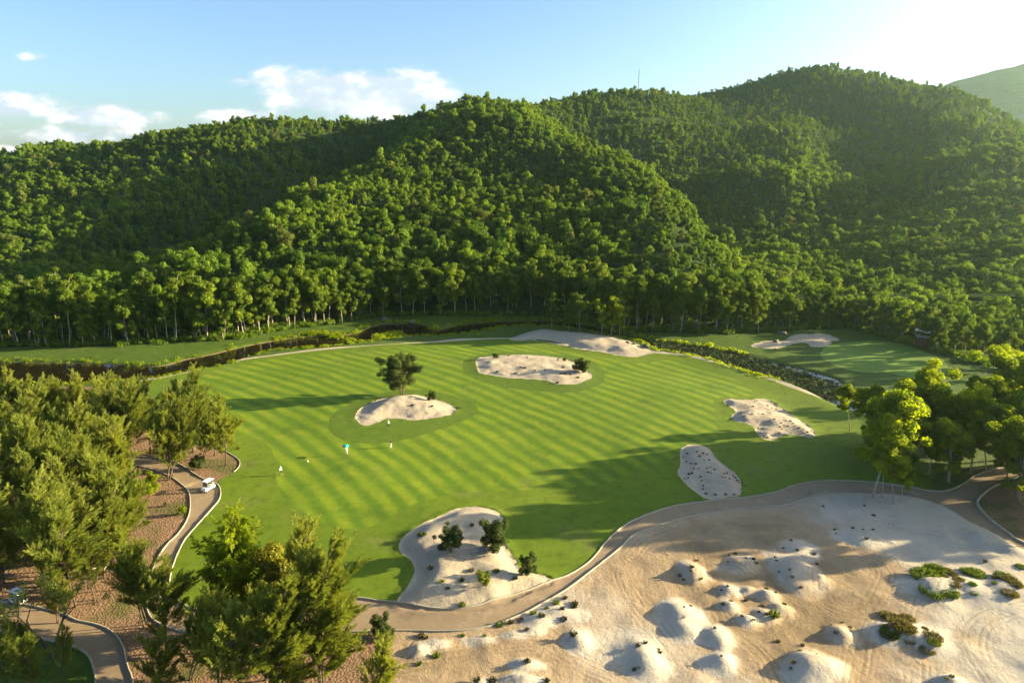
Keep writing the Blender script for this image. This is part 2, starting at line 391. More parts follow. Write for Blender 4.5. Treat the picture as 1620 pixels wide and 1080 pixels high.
poly['bunker1'] = ws([(562, 660), (566, 652), (575, 645), (590, 637), (608, 631), (625, 628), (640, 626), (660, 625), (680, 629), (700, 634), (715, 640), (721, 645), (718, 652),
                      (708, 657), (690, 661), (670, 664), (650, 665), (635, 663), (620, 663), (608, 666), (595, 671), (580, 675), (570, 672), (563, 665)])
poly['bunker2'] = ws(c3([(920, 320), (940, 300), (1000, 292), (1100, 283), (1200, 280), (1330, 288), (1420, 305), (1480, 335), (1530, 365), (1542, 390), (1510, 415), (1440, 435),
                         (1360, 435), (1300, 415), (1220, 408), (1100, 400), (990, 385), (940, 375), (925, 345)]))
poly['bunker3'] = ws(c5([(1030, 525), (1050, 513), (1120, 515), (1190, 512), (1215, 505), (1250, 505), (1280, 515), (1330, 550), (1400, 595), (1460, 630), (1510, 670), (1520, 705),
                         (1500, 712), (1440, 705), (1380, 697), (1340, 710), (1310, 728), (1270, 737), (1230, 725), (1200, 690), (1185, 660), (1150, 645), (1090, 632), (1070, 618),
                         (1072, 605), (1090, 592), (1088, 575), (1060, 555), (1035, 540)]))
poly['bunker4'] = ws(c5([(795, 805), (800, 785), (830, 765), (880, 760), (930, 768), (960, 790), (985, 825), (1040, 870), (1090, 905), (1115, 940), (1126, 990), (1120, 1020),
                         (1100, 1030), (1040, 1040), (950, 1047), (900, 1025), (850, 985), (810, 945), (785, 910), (785, 890), (798, 860)]))
poly['bunker5'] = ws(c4([(510, 350), (520, 320), (550, 290), (620, 240), (700, 205), (780, 165), (860, 140), (940, 137), (1010, 152), (1050, 175), (1068, 205), (1060, 225), (1070, 300),
                         (1085, 340), (1110, 385), (1140, 430), (1150, 460), (1230, 490), (1290, 505), (1330, 525), (1320, 560), (1200, 600), (1050, 670), (900, 700), (700, 700), (600, 690),
                         (495, 670), (520, 610), (560, 560), (590, 500), (592, 465), (570, 430), (530, 400), (512, 375)]))
poly['bunker6'] = ws(c5([(-120, 188), (-60, 165), (0, 148), (60, 137), (120, 143), (180, 150), (250, 156), (330, 164), (400, 175), (460, 182), (520, 200), (580, 222), (620, 242), (660, 254),
                         (700, 262), (640, 268), (580, 277), (520, 282), (440, 272), (380, 260), (300, 252), (230, 240), (190, 222), (130, 205), (40, 192), (-50, 196)]))
poly['bunker7'] = ws(c7([(165, 295), (200, 282), (260, 272), (340, 268), (370, 245), (420, 232), (480, 230), (530, 224), (580, 232), (630, 255), (625, 263), (580, 268), (595, 280), (570, 295),
                         (520, 303), (480, 298), (465, 282), (420, 280), (370, 290), (320, 308), (270, 313), (200, 308), (168, 303)]))
_ = ws(c7([(775, 436), (800, 428), (840, 424), (880, 428), (900, 440), (860, 452), (800, 448)]))
poly['collar1'] = ws(c3([(135, 650), (160, 590), (250, 540), (400, 485), (560, 462), (700, 470), (800, 490), (900, 520), (930, 560), (900, 600), (780, 650), (600, 710), (450, 740), (300, 745), (200, 725), (145, 690)]))
poly['collar2'] = ws(c3([(850, 325), (880, 300), (960, 280), (1060, 266), (1200, 262), (1340, 270), (1480, 290), (1580, 330), (1610, 380), (1590, 425), (1500, 462), (1400, 476), (1300, 470), (1150, 455),
                         (1000, 430), (900, 400), (858, 365)]))
poly['collar3'] = ws(c5([(975, 530), (1010, 505), (1100, 498), (1230, 490), (1340, 520), (1480, 600), (1600, 680), (1600, 740), (1400, 760), (1250, 770), (1120, 720), (1005, 650), (990, 590)]))
# fairway (striped part) and everything mown around it
poly['fairway'] = ws([(300, 620), (330, 590), (380, 577), (440, 567), (520, 559), (600, 553), (700, 547), (806, 545), (900, 556), (1000, 572), (1060, 568), (1120, 583), (1165, 600), (1190, 618), (1185, 635), (1150, 640),
                      (1130, 650), (1133, 672), (1130, 700), (1050, 730), (960, 760), (860, 770), (760, 775), (720, 778), (660, 795), (610, 822), (570, 835), (520, 830), (480, 810), (450, 790), (437, 760), (436, 735), (425, 705), (395, 690),
                      (365, 680), (330, 650)])
poly['mown'] = np.vstack([ws(FT, False), ws([(1440, 690), (1470, 740), (1475, 776)], False)[1:], ws([(1436, 772), (1377, 765), (1226, 783), (1060, 810), (965, 857), (930, 895), (875, 925), (780, 958), (690, 970), (600, 960), (470, 965), (400, 968), (320, 966), (283, 956), (265, 925), (270, 885), (288, 850), (330, 805), (343, 785), (342, 772), (352, 758), (368, 750),
                      (378, 740), (377, 728), (350, 712), (300, 700), (230, 680), (200, 650)], False, 1.0)])
WT = [(-250, 562), (-80, 566), (0, 570), (56, 572), (130, 572), (178, 574), (222, 577), (259, 576), (296, 566), (333, 559), (370, 550), (407, 542), (463, 533), (518, 529), (560, 526), (598, 511.5), (658, 510.5),
      (678, 515), (687, 521), (732, 511.5), (776, 507.5), (859, 505.5), (920, 511), (988, 526), (1024, 535), (1077, 542), (1136, 551), (1195, 563), (1255, 578), (1320, 596), (1345, 614), (1385, 632), (1400, 650)]
WB = [(1385, 660), (1320, 637), (1284, 619), (1240, 600), (1195, 590), (1166, 581), (1121, 566), (1077, 557), (1041, 550), (1006, 536), (982, 533), (930, 522), (859, 512.5), (791, 516), (747, 524), (702, 529),
      (658, 529), (598, 536), (537, 544), (481, 549), (426, 553), (389, 563), (356, 574), (333, 579), (289, 587), (237, 597), (207, 600), (140, 604), (74, 605), (0, 601), (-80, 600), (-250, 596)]
poly['river'] = np.vstack([ws(WT, False, 1.5), ws(WB, False, 1.5)])
FE = [(-900, 562), (-400, 555), (-100, 551), (0, 548.5), (148, 548), (222, 546), (300, 542), (370, 538), (407, 531), (463, 522), (518, 516), (560, 508), (600, 502), (700, 500), (800, 498), (859, 498), (930, 505), (988, 522), (1024, 526), (1077, 528), (1136, 531), (1190, 529),
      (1240, 524), (1299, 520.5), (1347, 518), (1392, 528), (1448, 545), (1495, 560), (1534, 573), (1600, 592), (1700, 612), (1900, 640), (2300, 690)]
EDGE = ws(FE, False, 3.0)
ISL = [(50, 160, 35, 9), (110, 160, 25, 9), (170, 175, 38, 10), (245, 195, 28, 8), (400, 178, 30, 13), (480, 162, 60, 14)]
for i, (x, y, rx, ry) in enumerate(ISL):
    poly['isle%d' % i] = ws(c3([(x + rx * math.cos(a) * (1 + .12 * math.sin(3 * a)), y + ry * math.sin(a)) for a in np.linspace(0, 2 * math.pi, 12)[:-1]]), True, 1)
poly['mulch'] = ws([(-300, 622), (-60, 618), (40, 612), (150, 612), (210, 620), (240, 660), (260, 690), (310, 704), (350, 712), (377, 728), (378, 742), (368, 752), (345, 762), (343, 790), (290, 870), (262, 930), (290, 970),
                    (450, 975), (600, 975), (612, 1000), (606, 1030), (600, 1060), (618, 1090), (600, 1180), (-500, 1180)], True, 1)
poly['lawn2'] = ws([(-300, 1002), (0, 1002), (80, 1014), (128, 1028), (146, 1055), (150, 1090), (120, 1180), (-300, 1180)], True, 1)
poly['green'] = ws(c7([(545, 360), (535, 330), (560, 300), (620, 280), (700, 270), (800, 262), (900, 268), (1000, 292), (1100, 332), (1180, 372), (1215, 420), (1190, 458), (1100, 470), (980, 462), (880, 436), (760, 438), (680, 425), (600, 395)]))
_ft = ws(FT, False, 1.5); _n = np.array([[-(b - a)[1], (b - a)[0]] for a, b in zip(_ft[:-1], _ft[1:])]); _n = np.vstack([_n, _n[-1]]); _n /= np.hypot(*_n.T)[:, None]
_w = (1.5 + 2.2 * vnoise(_ft[:, 0], _ft[:, 1], 9) + .8 * vnoise(_ft[:, 0] + 40, _ft[:, 1], 3))[:, None]
poly['edge_sand'] = np.vstack([_ft, (_ft + _n * np.clip(_w, .4, 4))[::-1]])
wastepx = LOA[16:] + LOB[1:] + [(1900, 1020), (2000, 1250), (560, 1250), (600, 1090), (600, 1060), (606, 1030), (612, 1000), (600, 990)]
poly['waste'] = ws(wastepx, True, 1)
poly['rightbed'] = ws(RK + [(1900, 700), (2000, 900), (1900, 1000)], True, 1)

# ------------------------------------------------------------ heights
HC = []      # (x, y, z) control points of the hills
def hp(px, py, Y, drop): x, y, z = atY(px, py, Y); HC.append((x, y, z - drop))
for (px, py, Y) in [(-500, 280, 560), (-150, 258, 600), (0, 240, 600), (100, 226, 600), (180, 224, 600), (260, 207, 600), (330, 196, 600), (400, 184, 600), (470, 180, 600), (540, 189, 600), (600, 183, 590), (650, 169, 580),
                    (700, 160, 570), (735, 156, 560), (800, 166, 590), (850, 151, 680), (900, 144, 740), (950, 139, 780), (1000, 135, 800), (1040, 138, 810), (1090, 146, 820), (1130, 143, 830), (1200, 121, 850), (1240, 105, 860),
                    (1290, 96, 860), (1340, 98, 860), (1400, 110, 850), (1430, 123, 850), (1470, 140, 830), (1540, 162, 780), (1600, 190, 730), (1660, 212, 700), (1800, 245, 640), (2100, 268, 560)]:
    hp(px, py, Y, 8); x, y, z = HC[-1]; z -= 3.0 if px < 250 else (-1.5 if px < 640 else 1.0); HC[-1] = (x, y, z); k = 1 + 200 / Y; HC.append((x * k, y * k, z * .72)); k = 1 + 600 / Y; HC.append((x * k, y * k, z * .3))
for (px, py, Y) in [(550, 215, 530), (430, 260, 470), (330, 310, 410), (200, 370, 350), (100, 410, 310), (-50, 430, 290), (200, 285, 480), (330, 240, 530), (100, 320, 440), (0, 330, 430), (0, 280, 510), (-200, 300, 500), (-200, 400, 330),
                    (450, 295, 400), (600, 235, 470), (600, 300, 395), (600, 360, 330), (450, 375, 310), (300, 395, 290), (730, 190, 510), (760, 235, 450), (800, 285, 390), (860, 330, 345), (930, 360, 320), (700, 330, 350), (720, 390, 300),
                    (860, 182, 560), (920, 212, 520), (1000, 240, 460), (1050, 290, 400), (1095, 345, 345), (1120, 395, 300), (900, 280, 430), (1000, 340, 350),
                    (1060, 250, 620), (1200, 250, 650), (1200, 200, 730), (1300, 250, 640), (1300, 170, 770), (1200, 330, 520), (1300, 330, 500), (1450, 250, 640), (1450, 278, 540), (1600, 268, 540), (1450, 340, 440), (1600, 330, 430), (1600, 400, 350),
                    (1450, 400, 360), (1300, 400, 380), (1420, 180, 740), (1560, 225, 650)]:
    hp(px, py, Y, 6)
for (px, Y, z) in [(1050, 500, 30), (1120, 420, 12), (1180, 350, 4), (960, 590, 62), (1150, 340, 5), (1190, 300, 2), (1100, 470, 22), (880, 640, 88), (1250, 380, 3)]:
    x, y, _ = atY(px, 260, Y); HC.append((x, y, z))
for i in range(0, len(EDGE), 5):
    x, y = EDGE[i]; HC.append((x, y, 0.)); HC.append((x * 1.06, y * 1.06, 1.5 if x < 100 else .5))
HC = np.array(HC)
def tps_fit(P, lam=.02):
    s = 100.; X = P[:, :2] / s; n = len(X); r = np.hypot(X[:, None, 0] - X[None, :, 0], X[:, None, 1] - X[None, :, 1])
    K = np.where(r > 0, r * r * np.log(r + 1e-12), 0) + lam * np.eye(n); Q = np.c_[np.ones(n), X]
    A = np.block([[K, Q], [Q.T, np.zeros((3, 3))]]); return X, np.linalg.solve(A, np.r_[P[:, 2], 0, 0, 0])
TX, TW = tps_fit(HC)
def tps(P):
    out = np.zeros(len(P))
    for i in range(0, len(P), 20000):
        X = P[i:i + 20000] / 100.; r2 = (X[:, None, 0] - TX[None, :, 0]) ** 2 + (X[:, None, 1] - TX[None, :, 1]) ** 2
        K = .5 * r2 * np.log(r2 + 1e-20); out[i:i + 20000] = K @ TW[:-3] + TW[-3] + X @ TW[-2:]
    return out
EDGEY = lambda x: np.interp(x, EDGE[:, 0], EDGE[:, 1])
_o = np.argsort(EDGE[:, 0]); EX, EY = EDGE[_o, 0], EDGE[_o, 1]
RIDGE = [([(790, 490), (850, 450), (930, 425), (1010, 380), (1085, 325)], 15, 36), ([(1190, 560), (1300, 530), (1450, 540), (1640, 545)], 11, 30), ([(-100, 560), (150, 560), (330, 560), (500, 560)], 5, 38),
         ([(560, 560), (520, 500), (430, 460), (330, 410), (200, 360), (60, 315)], -34, 50), ([(640, 440), (560, 370), (440, 315)], 9, 26), ([(950, 640), (1050, 520), (1130, 430), (1180, 350)], -14, 45),
         ([(1260, 700), (1215, 640), (1230, 540)], 12, 45), ([(1350, 640), (1380, 560), (1340, 480)], -12, 35), ([(1500, 800), (1520, 680), (1490, 600)], 10, 40)]
RW = [(np.array([atY(px, 300, Y)[:2] for px, Y in L]), A, W) for L, A, W in RIDGE]
def hills(P):
    d = P[:, 1] - np.interp(P[:, 0], EX, EY); rz_ = np.zeros(len(P))
    for L, A, W in RW: rz_ += A * np.exp(-(dist_line(L, P) / W) ** 2)
    far = ss(np.hypot(P[:, 0], P[:, 1]), 1400, 2400)
    z = tps(P) + rz_ * ss(d, 30, 110) + 7 * vnoise(P[:, 0], P[:, 1], 70) * ss(d, 40, 160) + 4 * vnoise(P[:, 0], P[:, 1], 33) * ss(d, 40, 140)
    return np.where(d > 0, np.maximum(z, 0) * ss(d, 0, 30) * (1 - far), 0.)
MOUND = []   # waste-area mounds: px, py, radius-x (px), radius-y (px), height
for (x, y, rx, ry, h) in [(330, 350, 62, 58, 2.6), (525, 320, 78, 46, 2.0), (735, 325, 105, 105, 2.6), (750, 250, 70, 50, 1.2), (985, 208, 118, 45, 1.3), (473, 420, 52, 34, 2.0), (548, 415, 44, 30, 1.6), (625, 430, 60, 38, 1.9), (672, 480, 52, 42, 1.7),
                          (475, 480, 52, 34, 1.8), (550, 530, 58, 40, 1.9), (615, 505, 50, 50, 1.4), (280, 500, 110, 80, 2.6), (300, 560, 90, 70, 2.0), (425, 585, 66, 60, 1.9), (448, 690, 70, 62, 2.4), (130, 640, 105, 110, 1.6), (150, 690, 90, 75, 2.6),
                          (910, 578, 64, 60, 2.4), (800, 700, 130, 95, 3.2), (760, 700, 60, 80, 1.5), (1270, 395, 120, 70, 2.2), (1400, 400, 120, 60, 1.2), (1550, 410, 90, 60, 1.6), (1150, 570, 140, 70, 2.4), (1260, 620, 90, 60, 1.2), (1335, 775, 70, 50, 2.2),
                          (1480, 210, 130, 40, 1.0), (1580, 260, 90, 40, 1.2)]:
    MOUND.append((960 + x * .4074, 760 + y * .4074, rx * .4074, ry * .4074, h))
for (x, y, rx, ry, h) in [(1470, 850, 75, 70, 2.4), (1370, 700, 110, 50, 1.6), (1250, 740, 80, 45, 1.4), (1120, 830, 90, 35, 1.1), (930, 850, 100, 35, .9), (1230, 800, 60, 40, .9), (620, 900, 60, 70, 2.4), (700, 870, 100, 50, 1.2),
                          (1190, 980, 90, 45, 2.0), (1160, 1060, 130, 40, 1.8), (950, 1075, 60, 30, 1.2)]:
    h *= .8; MOUND.append((480 + x / 3.375, 760 + y / 3.375, rx / 3.375, ry / 3.375, h))
MW = []
for (px, py, rx, ry, h) in MOUND:
    c = un(px, py + ry * .25); a = un(px + rx, py + ry * .25); b = un(px, py + ry * 1.05)
    MW.append((c[0], c[1], abs(a[0] - c[0]), abs(c[1] - b[1]), h))
def mounds(P):
    z = np.zeros(len(P)); m = np.zeros(len(P))
    wob = 1 + .5 * vnoise(P[:, 0], P[:, 1], 3.2) + .3 * vnoise(P[:, 0], P[:, 1], 1.4)
    for (x, y, rx, ry, h) in MW:
        r = np.hypot((P[:, 0] - x) / rx, (P[:, 1] - y) / ry) * wob
        b = ss(1.12 - r, 0, 1.05); h2 = h * .42
        z = np.maximum(z, h2 * b) + .15 * np.minimum(z, h2 * b); m = np.maximum(m, ss(1.15 - r, 0, .3))
    return z, m
B1T = np.array(un(640, 630))
def height(P, masks=None):
    x, y = P[:, 0], P[:, 1]
    z = .9 * vnoise(x, y, 38) + .35 * vnoise(x, y, 13)
    dr = dist_line(poly['river'], P, True); ir = inside(poly['river'], P); sd = np.where(ir, -dr, dr)
    for k in poly:
        if k.startswith('isle'):
            ii = inside(poly[k], P); sd = np.where(ii, 3.0, sd)
    z = z * ss(sd, 0, 12) - 1.9 * ss(-sd, -1.0, 2.5)
    near = (y < 140) & (y > 20)
    # bunkers
    for k, hgt, wd in (('bunker1', 1.6, 6), ('bunker2', .55, 5), ('bunker3', .7, 4), ('bunker4', .7, 3), ('bunker5', 1.1, 4), ('bunker6', 1.2, 6), ('bunker7', .5, 4)):
        pl = poly[k]; c = pl.mean(0); sel = np.hypot(x - c[0], y - c[1]) < 60
        if not sel.any(): continue
        q = P[sel]; d = dist_line(pl, q, True); ins = inside(pl, q)
        zz = np.where(ins, .05 + hgt * ss(d, 0, wd), .18 * np.exp(-(d / .8) ** 2))
        lump = np.where(ins, (1.0 if k in ('bunker3', 'bunker4') else .45) * vnoise(q[:, 0], q[:, 1], 3.1) * ss(d, 0, 2) + .25 * vnoise(q[:, 0], q[:, 1], 1.2) * ss(d, 0, 2), 0)
        if k == 'bunker1': zz = zz * np.where(ins, .45 + .9 * np.exp(-((q - B1T) ** 2).sum(1) / 90), 1)
        z[sel] += zz + lump
    mz, _ = mounds(P); dp = dist_line(poly['path'], P, True)
    iw = inside(poly['waste'], P) & ~inside(poly['path'], P)
    z += np.where(iw, mz * ss(dp, 0, 1.2) + (.28 * vnoise(x, y, 2.6) + .1 * vnoise(x, y, .9)) * ss(dp, 0, 2), 0)
    z = np.where(inside(poly['path'], P), z - .06, z)
    return z + hills(P)

# ------------------------------------------------------------ ground: one triangulation, cut along every outline
X0, X1, Y0, Y1 = -330., 330., 28., 262.
def clipbox(p):
    p = p.copy(); p[:, 0] = np.clip(p[:, 0], X0 + .5, X1 - .5); p[:, 1] = np.clip(p[:, 1], Y0 + .5, Y1 - .5); return p
for k in list(poly): poly[k] = clipbox(poly[k])
pts, edges = [], []
def add_loop(p):
    keep = [0]
    for i in range(1, len(p)):
        if np.hypot(*(p[i] - p[keep[-1]])) > .15: keep.append(i)
    p = p[keep]; b = len(pts); pts.extend(map(tuple, p)); n = len(p)
    edges.extend([(b + i, b + (i + 1) % n) for i in range(n)])
for k, p in poly.items(): add_loop(p)
add_loop(np.array([(X0, Y0), (X1, Y0), (X1, Y1), (X0, Y1)]))
def grid(x0, x1, y0, y1, s):
    gx, gy = np.meshgrid(np.arange(x0, x1, s), np.arange(y0, y1, s)); g = np.c_[gx.ravel(), gy.ravel()]
    return g + rng.uniform(-.3, .3, g.shape) * s
G = [grid(X0 + 2, X1 - 2, Y0 + 2, Y1 - 2, 3.0), grid(-90, 110, 115, 235, 1.6), grid(-30, 110, 56, 118, .62)]
for k, s in (('bunker1', .6), ('bunker2', .8), ('bunker3', .6), ('bunker4', .5), ('bunker6', .9)):
    p = poly[k]; g = grid(p[:, 0].min(), p[:, 0].max(), p[:, 1].min(), p[:, 1].max(), s); G.append(g[inside(p, g)])
G = np.vstack(G)
allp = [Vector(p) for p in pts] + [Vector(p) for p in G.tolist()]
vo, eo, fo, *_ = delaunay_2d_cdt(allp, edges, [], 0, 1e-4)
V2 = np.array([(v.x, v.y) for v in vo]); F3 = np.array([f for f in fo if len(f) == 3])
Z = height(V2); cen = V2[F3].mean(1)
order = [('path', 'path', 'path'), ('path2', 'path', 'path')] + [('bunker%d' % i, 'sand_bunker', 'sand') for i in (1, 2, 3, 4, 5, 6, 7)] + \
        [('isle%d' % i, 'river_islet', 'bank') for i in range(len(ISL))] + [('river', 'riverbed', 'mulch'), ('green', 'putting_green', 'green'),
         ('collar1', 'bunker_collar', 'collar'), ('collar2', 'bunker_collar', 'collar'), ('collar3', 'bunker_collar', 'rough'), ('fairway', 'fairway', 'fairway'),
         ('waste', 'dune_sand', 'waste'), ('rightbed', 'leaf_litter_bed', 'mulch'), ('lawn2', 'rough_grass', 'bank'), ('mown', 'rough_grass', 'rough'), ('edge_sand', 'sand_edge', 'sand'), ('mulch', 'leaf_litter', 'mulch')]  # lawn2 borrows the darker bank grass: part of its shade is in the colour
cls = np.full(len(cen), -1)
for i, (k, _, _) in enumerate(order):
    m_ = (cls < 0)
    idx = np.where(m_)[0]; ins = inside(poly[k], cen[idx]); cls[idx[ins]] = i
rest = np.where(cls < 0)[0]; fy = np.interp(cen[rest, 0], EX, EY)
cls[rest[cen[rest, 1] > fy]] = 100; cls[cls < 0] = 101
def region(idx, name, mat, label=None, cat=None):
    f = F3[idx]; u, inv = np.unique(f, return_inverse=True)
    me = mesh_np(name, np.c_[V2[u], Z[u]], inv.reshape(-1, 3), 3, True); o = link(name, me, mat); o['kind'] = 'structure'
    if label: o['label'] = label
    if cat: o['category'] = cat
    return o, V2[u]
LBL = {'bunker1': 'raised sand mound bunker with the lone large tree', 'bunker2': 'long pale bunker with small dark bushes near the river side', 'bunker3': 'bone-shaped sand bunker half in shade on the right of the fairway',
       'bunker4': 'oval shaded sand bunker touching the cart path', 'bunker5': 'large sand bunker with four round bushes inside the path bend', 'bunker6': 'sandy bank with trees beside the river', 'bunker7': 'lobed bunker beside the small green across the creek',
       'bunker8': 'little bunker in front of the small green across the creek', 'path': 'beige concrete cart path curving round the fairway', 'path2': 'cart path bend under the bare tree', 'waste': 'pale sand with mounds and tyre tracks below the cart path',
       'fairway': 'striped mown fairway', 'green': 'smooth putting green beyond the creek', 'mulch': 'brown leaf litter under the feathery pines', 'mown': 'unstriped grass around the fairway', 'edge_sand': 'thin sand edge between fairway and river bank',
       'river': 'bed of the river', 'collar1': 'darker mown collar round the raised bunker', 'collar2': 'darker mown collar round the long bunker', 'collar3': 'rough round the bone-shaped bunker', 'lawn2': 'shaded grass below the cart path bend', 'rightbed': 'leaf litter inside the kerb of the right path'}
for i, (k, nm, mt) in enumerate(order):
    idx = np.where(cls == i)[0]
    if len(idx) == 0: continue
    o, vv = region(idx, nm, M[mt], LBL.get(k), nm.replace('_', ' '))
    if k == 'waste':
        _, mm = mounds(vv)
        d = .32 + .5 * vnoise(vv[:, 0], vv[:, 1], 14) + .2 * vnoise(vv[:, 0], vv[:, 1], 5) - .75 * mm
        for (px, py, r, s) in [(1347, 915, 16, .75), (1300, 960, 11, .55), (1400, 885, 10, .3), (1240, 1040, 10, .4), (1190, 860, 12, .15), (820, 1050, 12, .25), (1070, 870, 12, .1), (640, 1060, 10, .3), (1540, 1010, 22, -.5), (1480, 960, 14, -.35), (1470, 830, 12, -.4), (1580, 870, 10, -.4), (1030, 900, 7, .3)]:
            c = un(px, py); d += s * np.exp(-((vv[:, 0] - c[0]) ** 2 + (vv[:, 1] - c[1]) ** 2) / r ** 2)
        tr = np.full(len(vv), 99.)
        for L in ([(640, 1055), (776, 1026), (850, 1020), (895, 1041), (960, 1068), (1020, 1090)], [(985, 905), (1001, 943), (1041, 1000), (1070, 1037), (1094, 1080)], [(1040, 850), (1100, 860), (1115, 923), (1131, 956), (1156, 992), (1188, 1021), (1213, 1045), (1229, 1085)],
                  [(1123, 874), (1204, 911), (1221, 939), (1253, 972), (1204, 1004)], [(1384, 964), (1367, 1004), (1351, 1085)], [(1000, 880), (1030, 850), (1090, 838), (1200, 828)], [(1300, 905), (1310, 950), (1370, 960), (1400, 900), (1350, 870)],
                  [(1500, 900), (1460, 960), (1450, 1085)], [(1640, 960), (1560, 980), (1540, 1020), (1580, 1085)], [(1420, 830), (1500, 850), (1640, 930)]):
            tr = np.minimum(tr, dist_line(ws(L, False, 1.5), vv))
        d += .18 * np.exp(-(tr / 2.5) ** 2)
        for nm2, arr in (('dirt', d), ('track', tr)):
            a = o.data.attributes.new(nm2, 'FLOAT', 'POINT'); a.data.foreach_set('value', arr.astype(np.float32))
region(np.where(cls == 100)[0], 'forest_ground', M['floor'])
region(np.where(cls == 101)[0], 'river_bank', M['bank'])

# kerbs: raised concrete edging along the cart paths
def kerb(line, off, label, wd=.18, hh=.12):
    p = clipbox(line); d = np.diff(p, axis=0); d = np.vstack([d, d[-1]]); n = np.c_[-d[:, 1], d[:, 0]]; n /= np.maximum(np.hypot(*n.T), 1e-6)[:, None]
    a = p + n * (off - wd / 2); b = p + n * (off + wd / 2); za = height(p) + .06; V = []; F = []
    for i in range(len(p)): V += [(*a[i], za[i] - .3), (*a[i], za[i] + hh), (*b[i], za[i] + hh), (*b[i], za[i] - .3)]
    for i in range(len(p) - 1):
        for k in range(3): F.append((4 * i + k, 4 * i + k + 1, 4 * i + 4 + k + 1, 4 * i + 4 + k))
    o = link('kerb', mesh_np('kerb', V, F, 4), M['kerb']); tag(o, label, 'kerb', None, 'structure')
kerb(ws(UP, False, .8), 0, 'kerb on the fairway side of the cart path')
kerb(ws(LOA[:-2], False, .8), 0, 'kerb on the sand side of the cart path')
kerb(ws(RK, False, .8), 0, 'kerb on the outer side of the right path fork', .4)
kerb(ws(P2U, False, .8), 0, 'upper kerb of the path bend under the bare tree')
kerb(ws(P2L, False, .8), 0, 'lower kerb of the path bend under the bare tree', .2)
kerb(ws([(370, 748), (378, 740), (377, 728), (352, 713), (330, 706)], False, .8), 0, 'low rim round the leaf litter beside the fairway', .15, .06)

# water
wp = np.vstack([ws(WT, False, 1.5), ws(WB, False, 1.5)]); c_ = [Vector(p) for p in clipbox(wp).tolist()]
u0, u1 = clipbox(wp).min(0) - 6, clipbox(wp).max(0) + 6
gx, gy = np.meshgrid(np.arange(u0[0], u1[0], 2.0), np.arange(u0[1], u1[1], 2.0)); g = np.c_[gx.ravel(), gy.ravel()]
dd = np.where(inside(wp, g), 0, dist_line(wp, g, True)).reshape(gx.shape); nx = gx.shape[1]
F = [(j * nx + i, j * nx + i + 1, (j + 1) * nx + i + 1, (j + 1) * nx + i) for j in range(gx.shape[0] - 1) for i in range(nx - 1) if dd[j:j + 2, i:i + 2].min() < 3.5]
o = link('river_water', mesh_np('river_water', np.c_[g, np.full(len(g), -.5)], F, 4), M['water']); tag(o, 'dark still river winding past the fairway', 'river', None, 'structure')

# hills: polar sheet running to the horizon, under the ground sheet where they overlap
rr = np.concatenate([np.arange(20, 260, 16), np.arange(260, 1000, 7), np.geomspace(1000, 9000, 40)]); aa = np.radians(np.concatenate([np.arange(-30, 40, 6), np.arange(40, 140, .55), np.arange(140, 213, 6)]))
RR, AA = np.meshgrid(rr, aa, indexing='ij'); HX, HY = (RR * np.cos(AA)).ravel(), (RR * np.sin(AA)).ravel(); hz = hills(np.c_[HX, HY])
inb = (HX > X0 - 8) & (HX < X1 + 8) & (HY > Y0 - 8) & (HY < Y1 - 11); hz = np.where(inb, hz - 4.5, hz)
na = len(aa); F = [(i * na + j, (i + 1) * na + j, (i + 1) * na + j + 1, i * na + j + 1) for i in range(len(rr) - 1) for j in range(na - 1)]
o = link('hills', mesh_np('hills', np.c_[HX, HY, hz], F, 4, True), M['floor']); tag(o, 'forested hillside ground', 'hills', None, 'structure')
# far hazy hill
fc = atY(1640, 92, 2300); gx, gy = np.meshgrid(np.linspace(-900, 900, 110), np.linspace(-700, 700, 80)); r_ = np.hypot(gx / 640, gy / 600)
fz = (fc[2] + 10) * np.exp(-(r_ * 1.15) ** 2 * .95) + 16 * vnoise(gx + 500, gy, 90) + 9 * vnoise(gx, gy, 26) - 25
nx = 110; F = [(j * nx + i, j * nx + i + 1, (j + 1) * nx + i + 1, (j + 1) * nx + i) for j in range(79) for i in range(nx - 1)]
fm, ft, fp = newmat('distant_forest', .95, .05); ft.links.new(mix(ft, noise_tex(ft, pos(ft), .03, 8, .75), (.02, .035, .012), (.09, .12, .04)), fp.inputs['Base Color']); bump(ft, fp, noise_tex(ft, pos(ft), .06, 6, .8), 1, 12)
o = link('distant_hill', mesh_np('distant_hill', np.c_[(gx + fc[0]).ravel(), (gy + fc[1]).ravel(), fz.ravel()], F, 4, True), fm); tag(o, 'hazy round hill far behind the right slope', 'hill', None, 'structure')

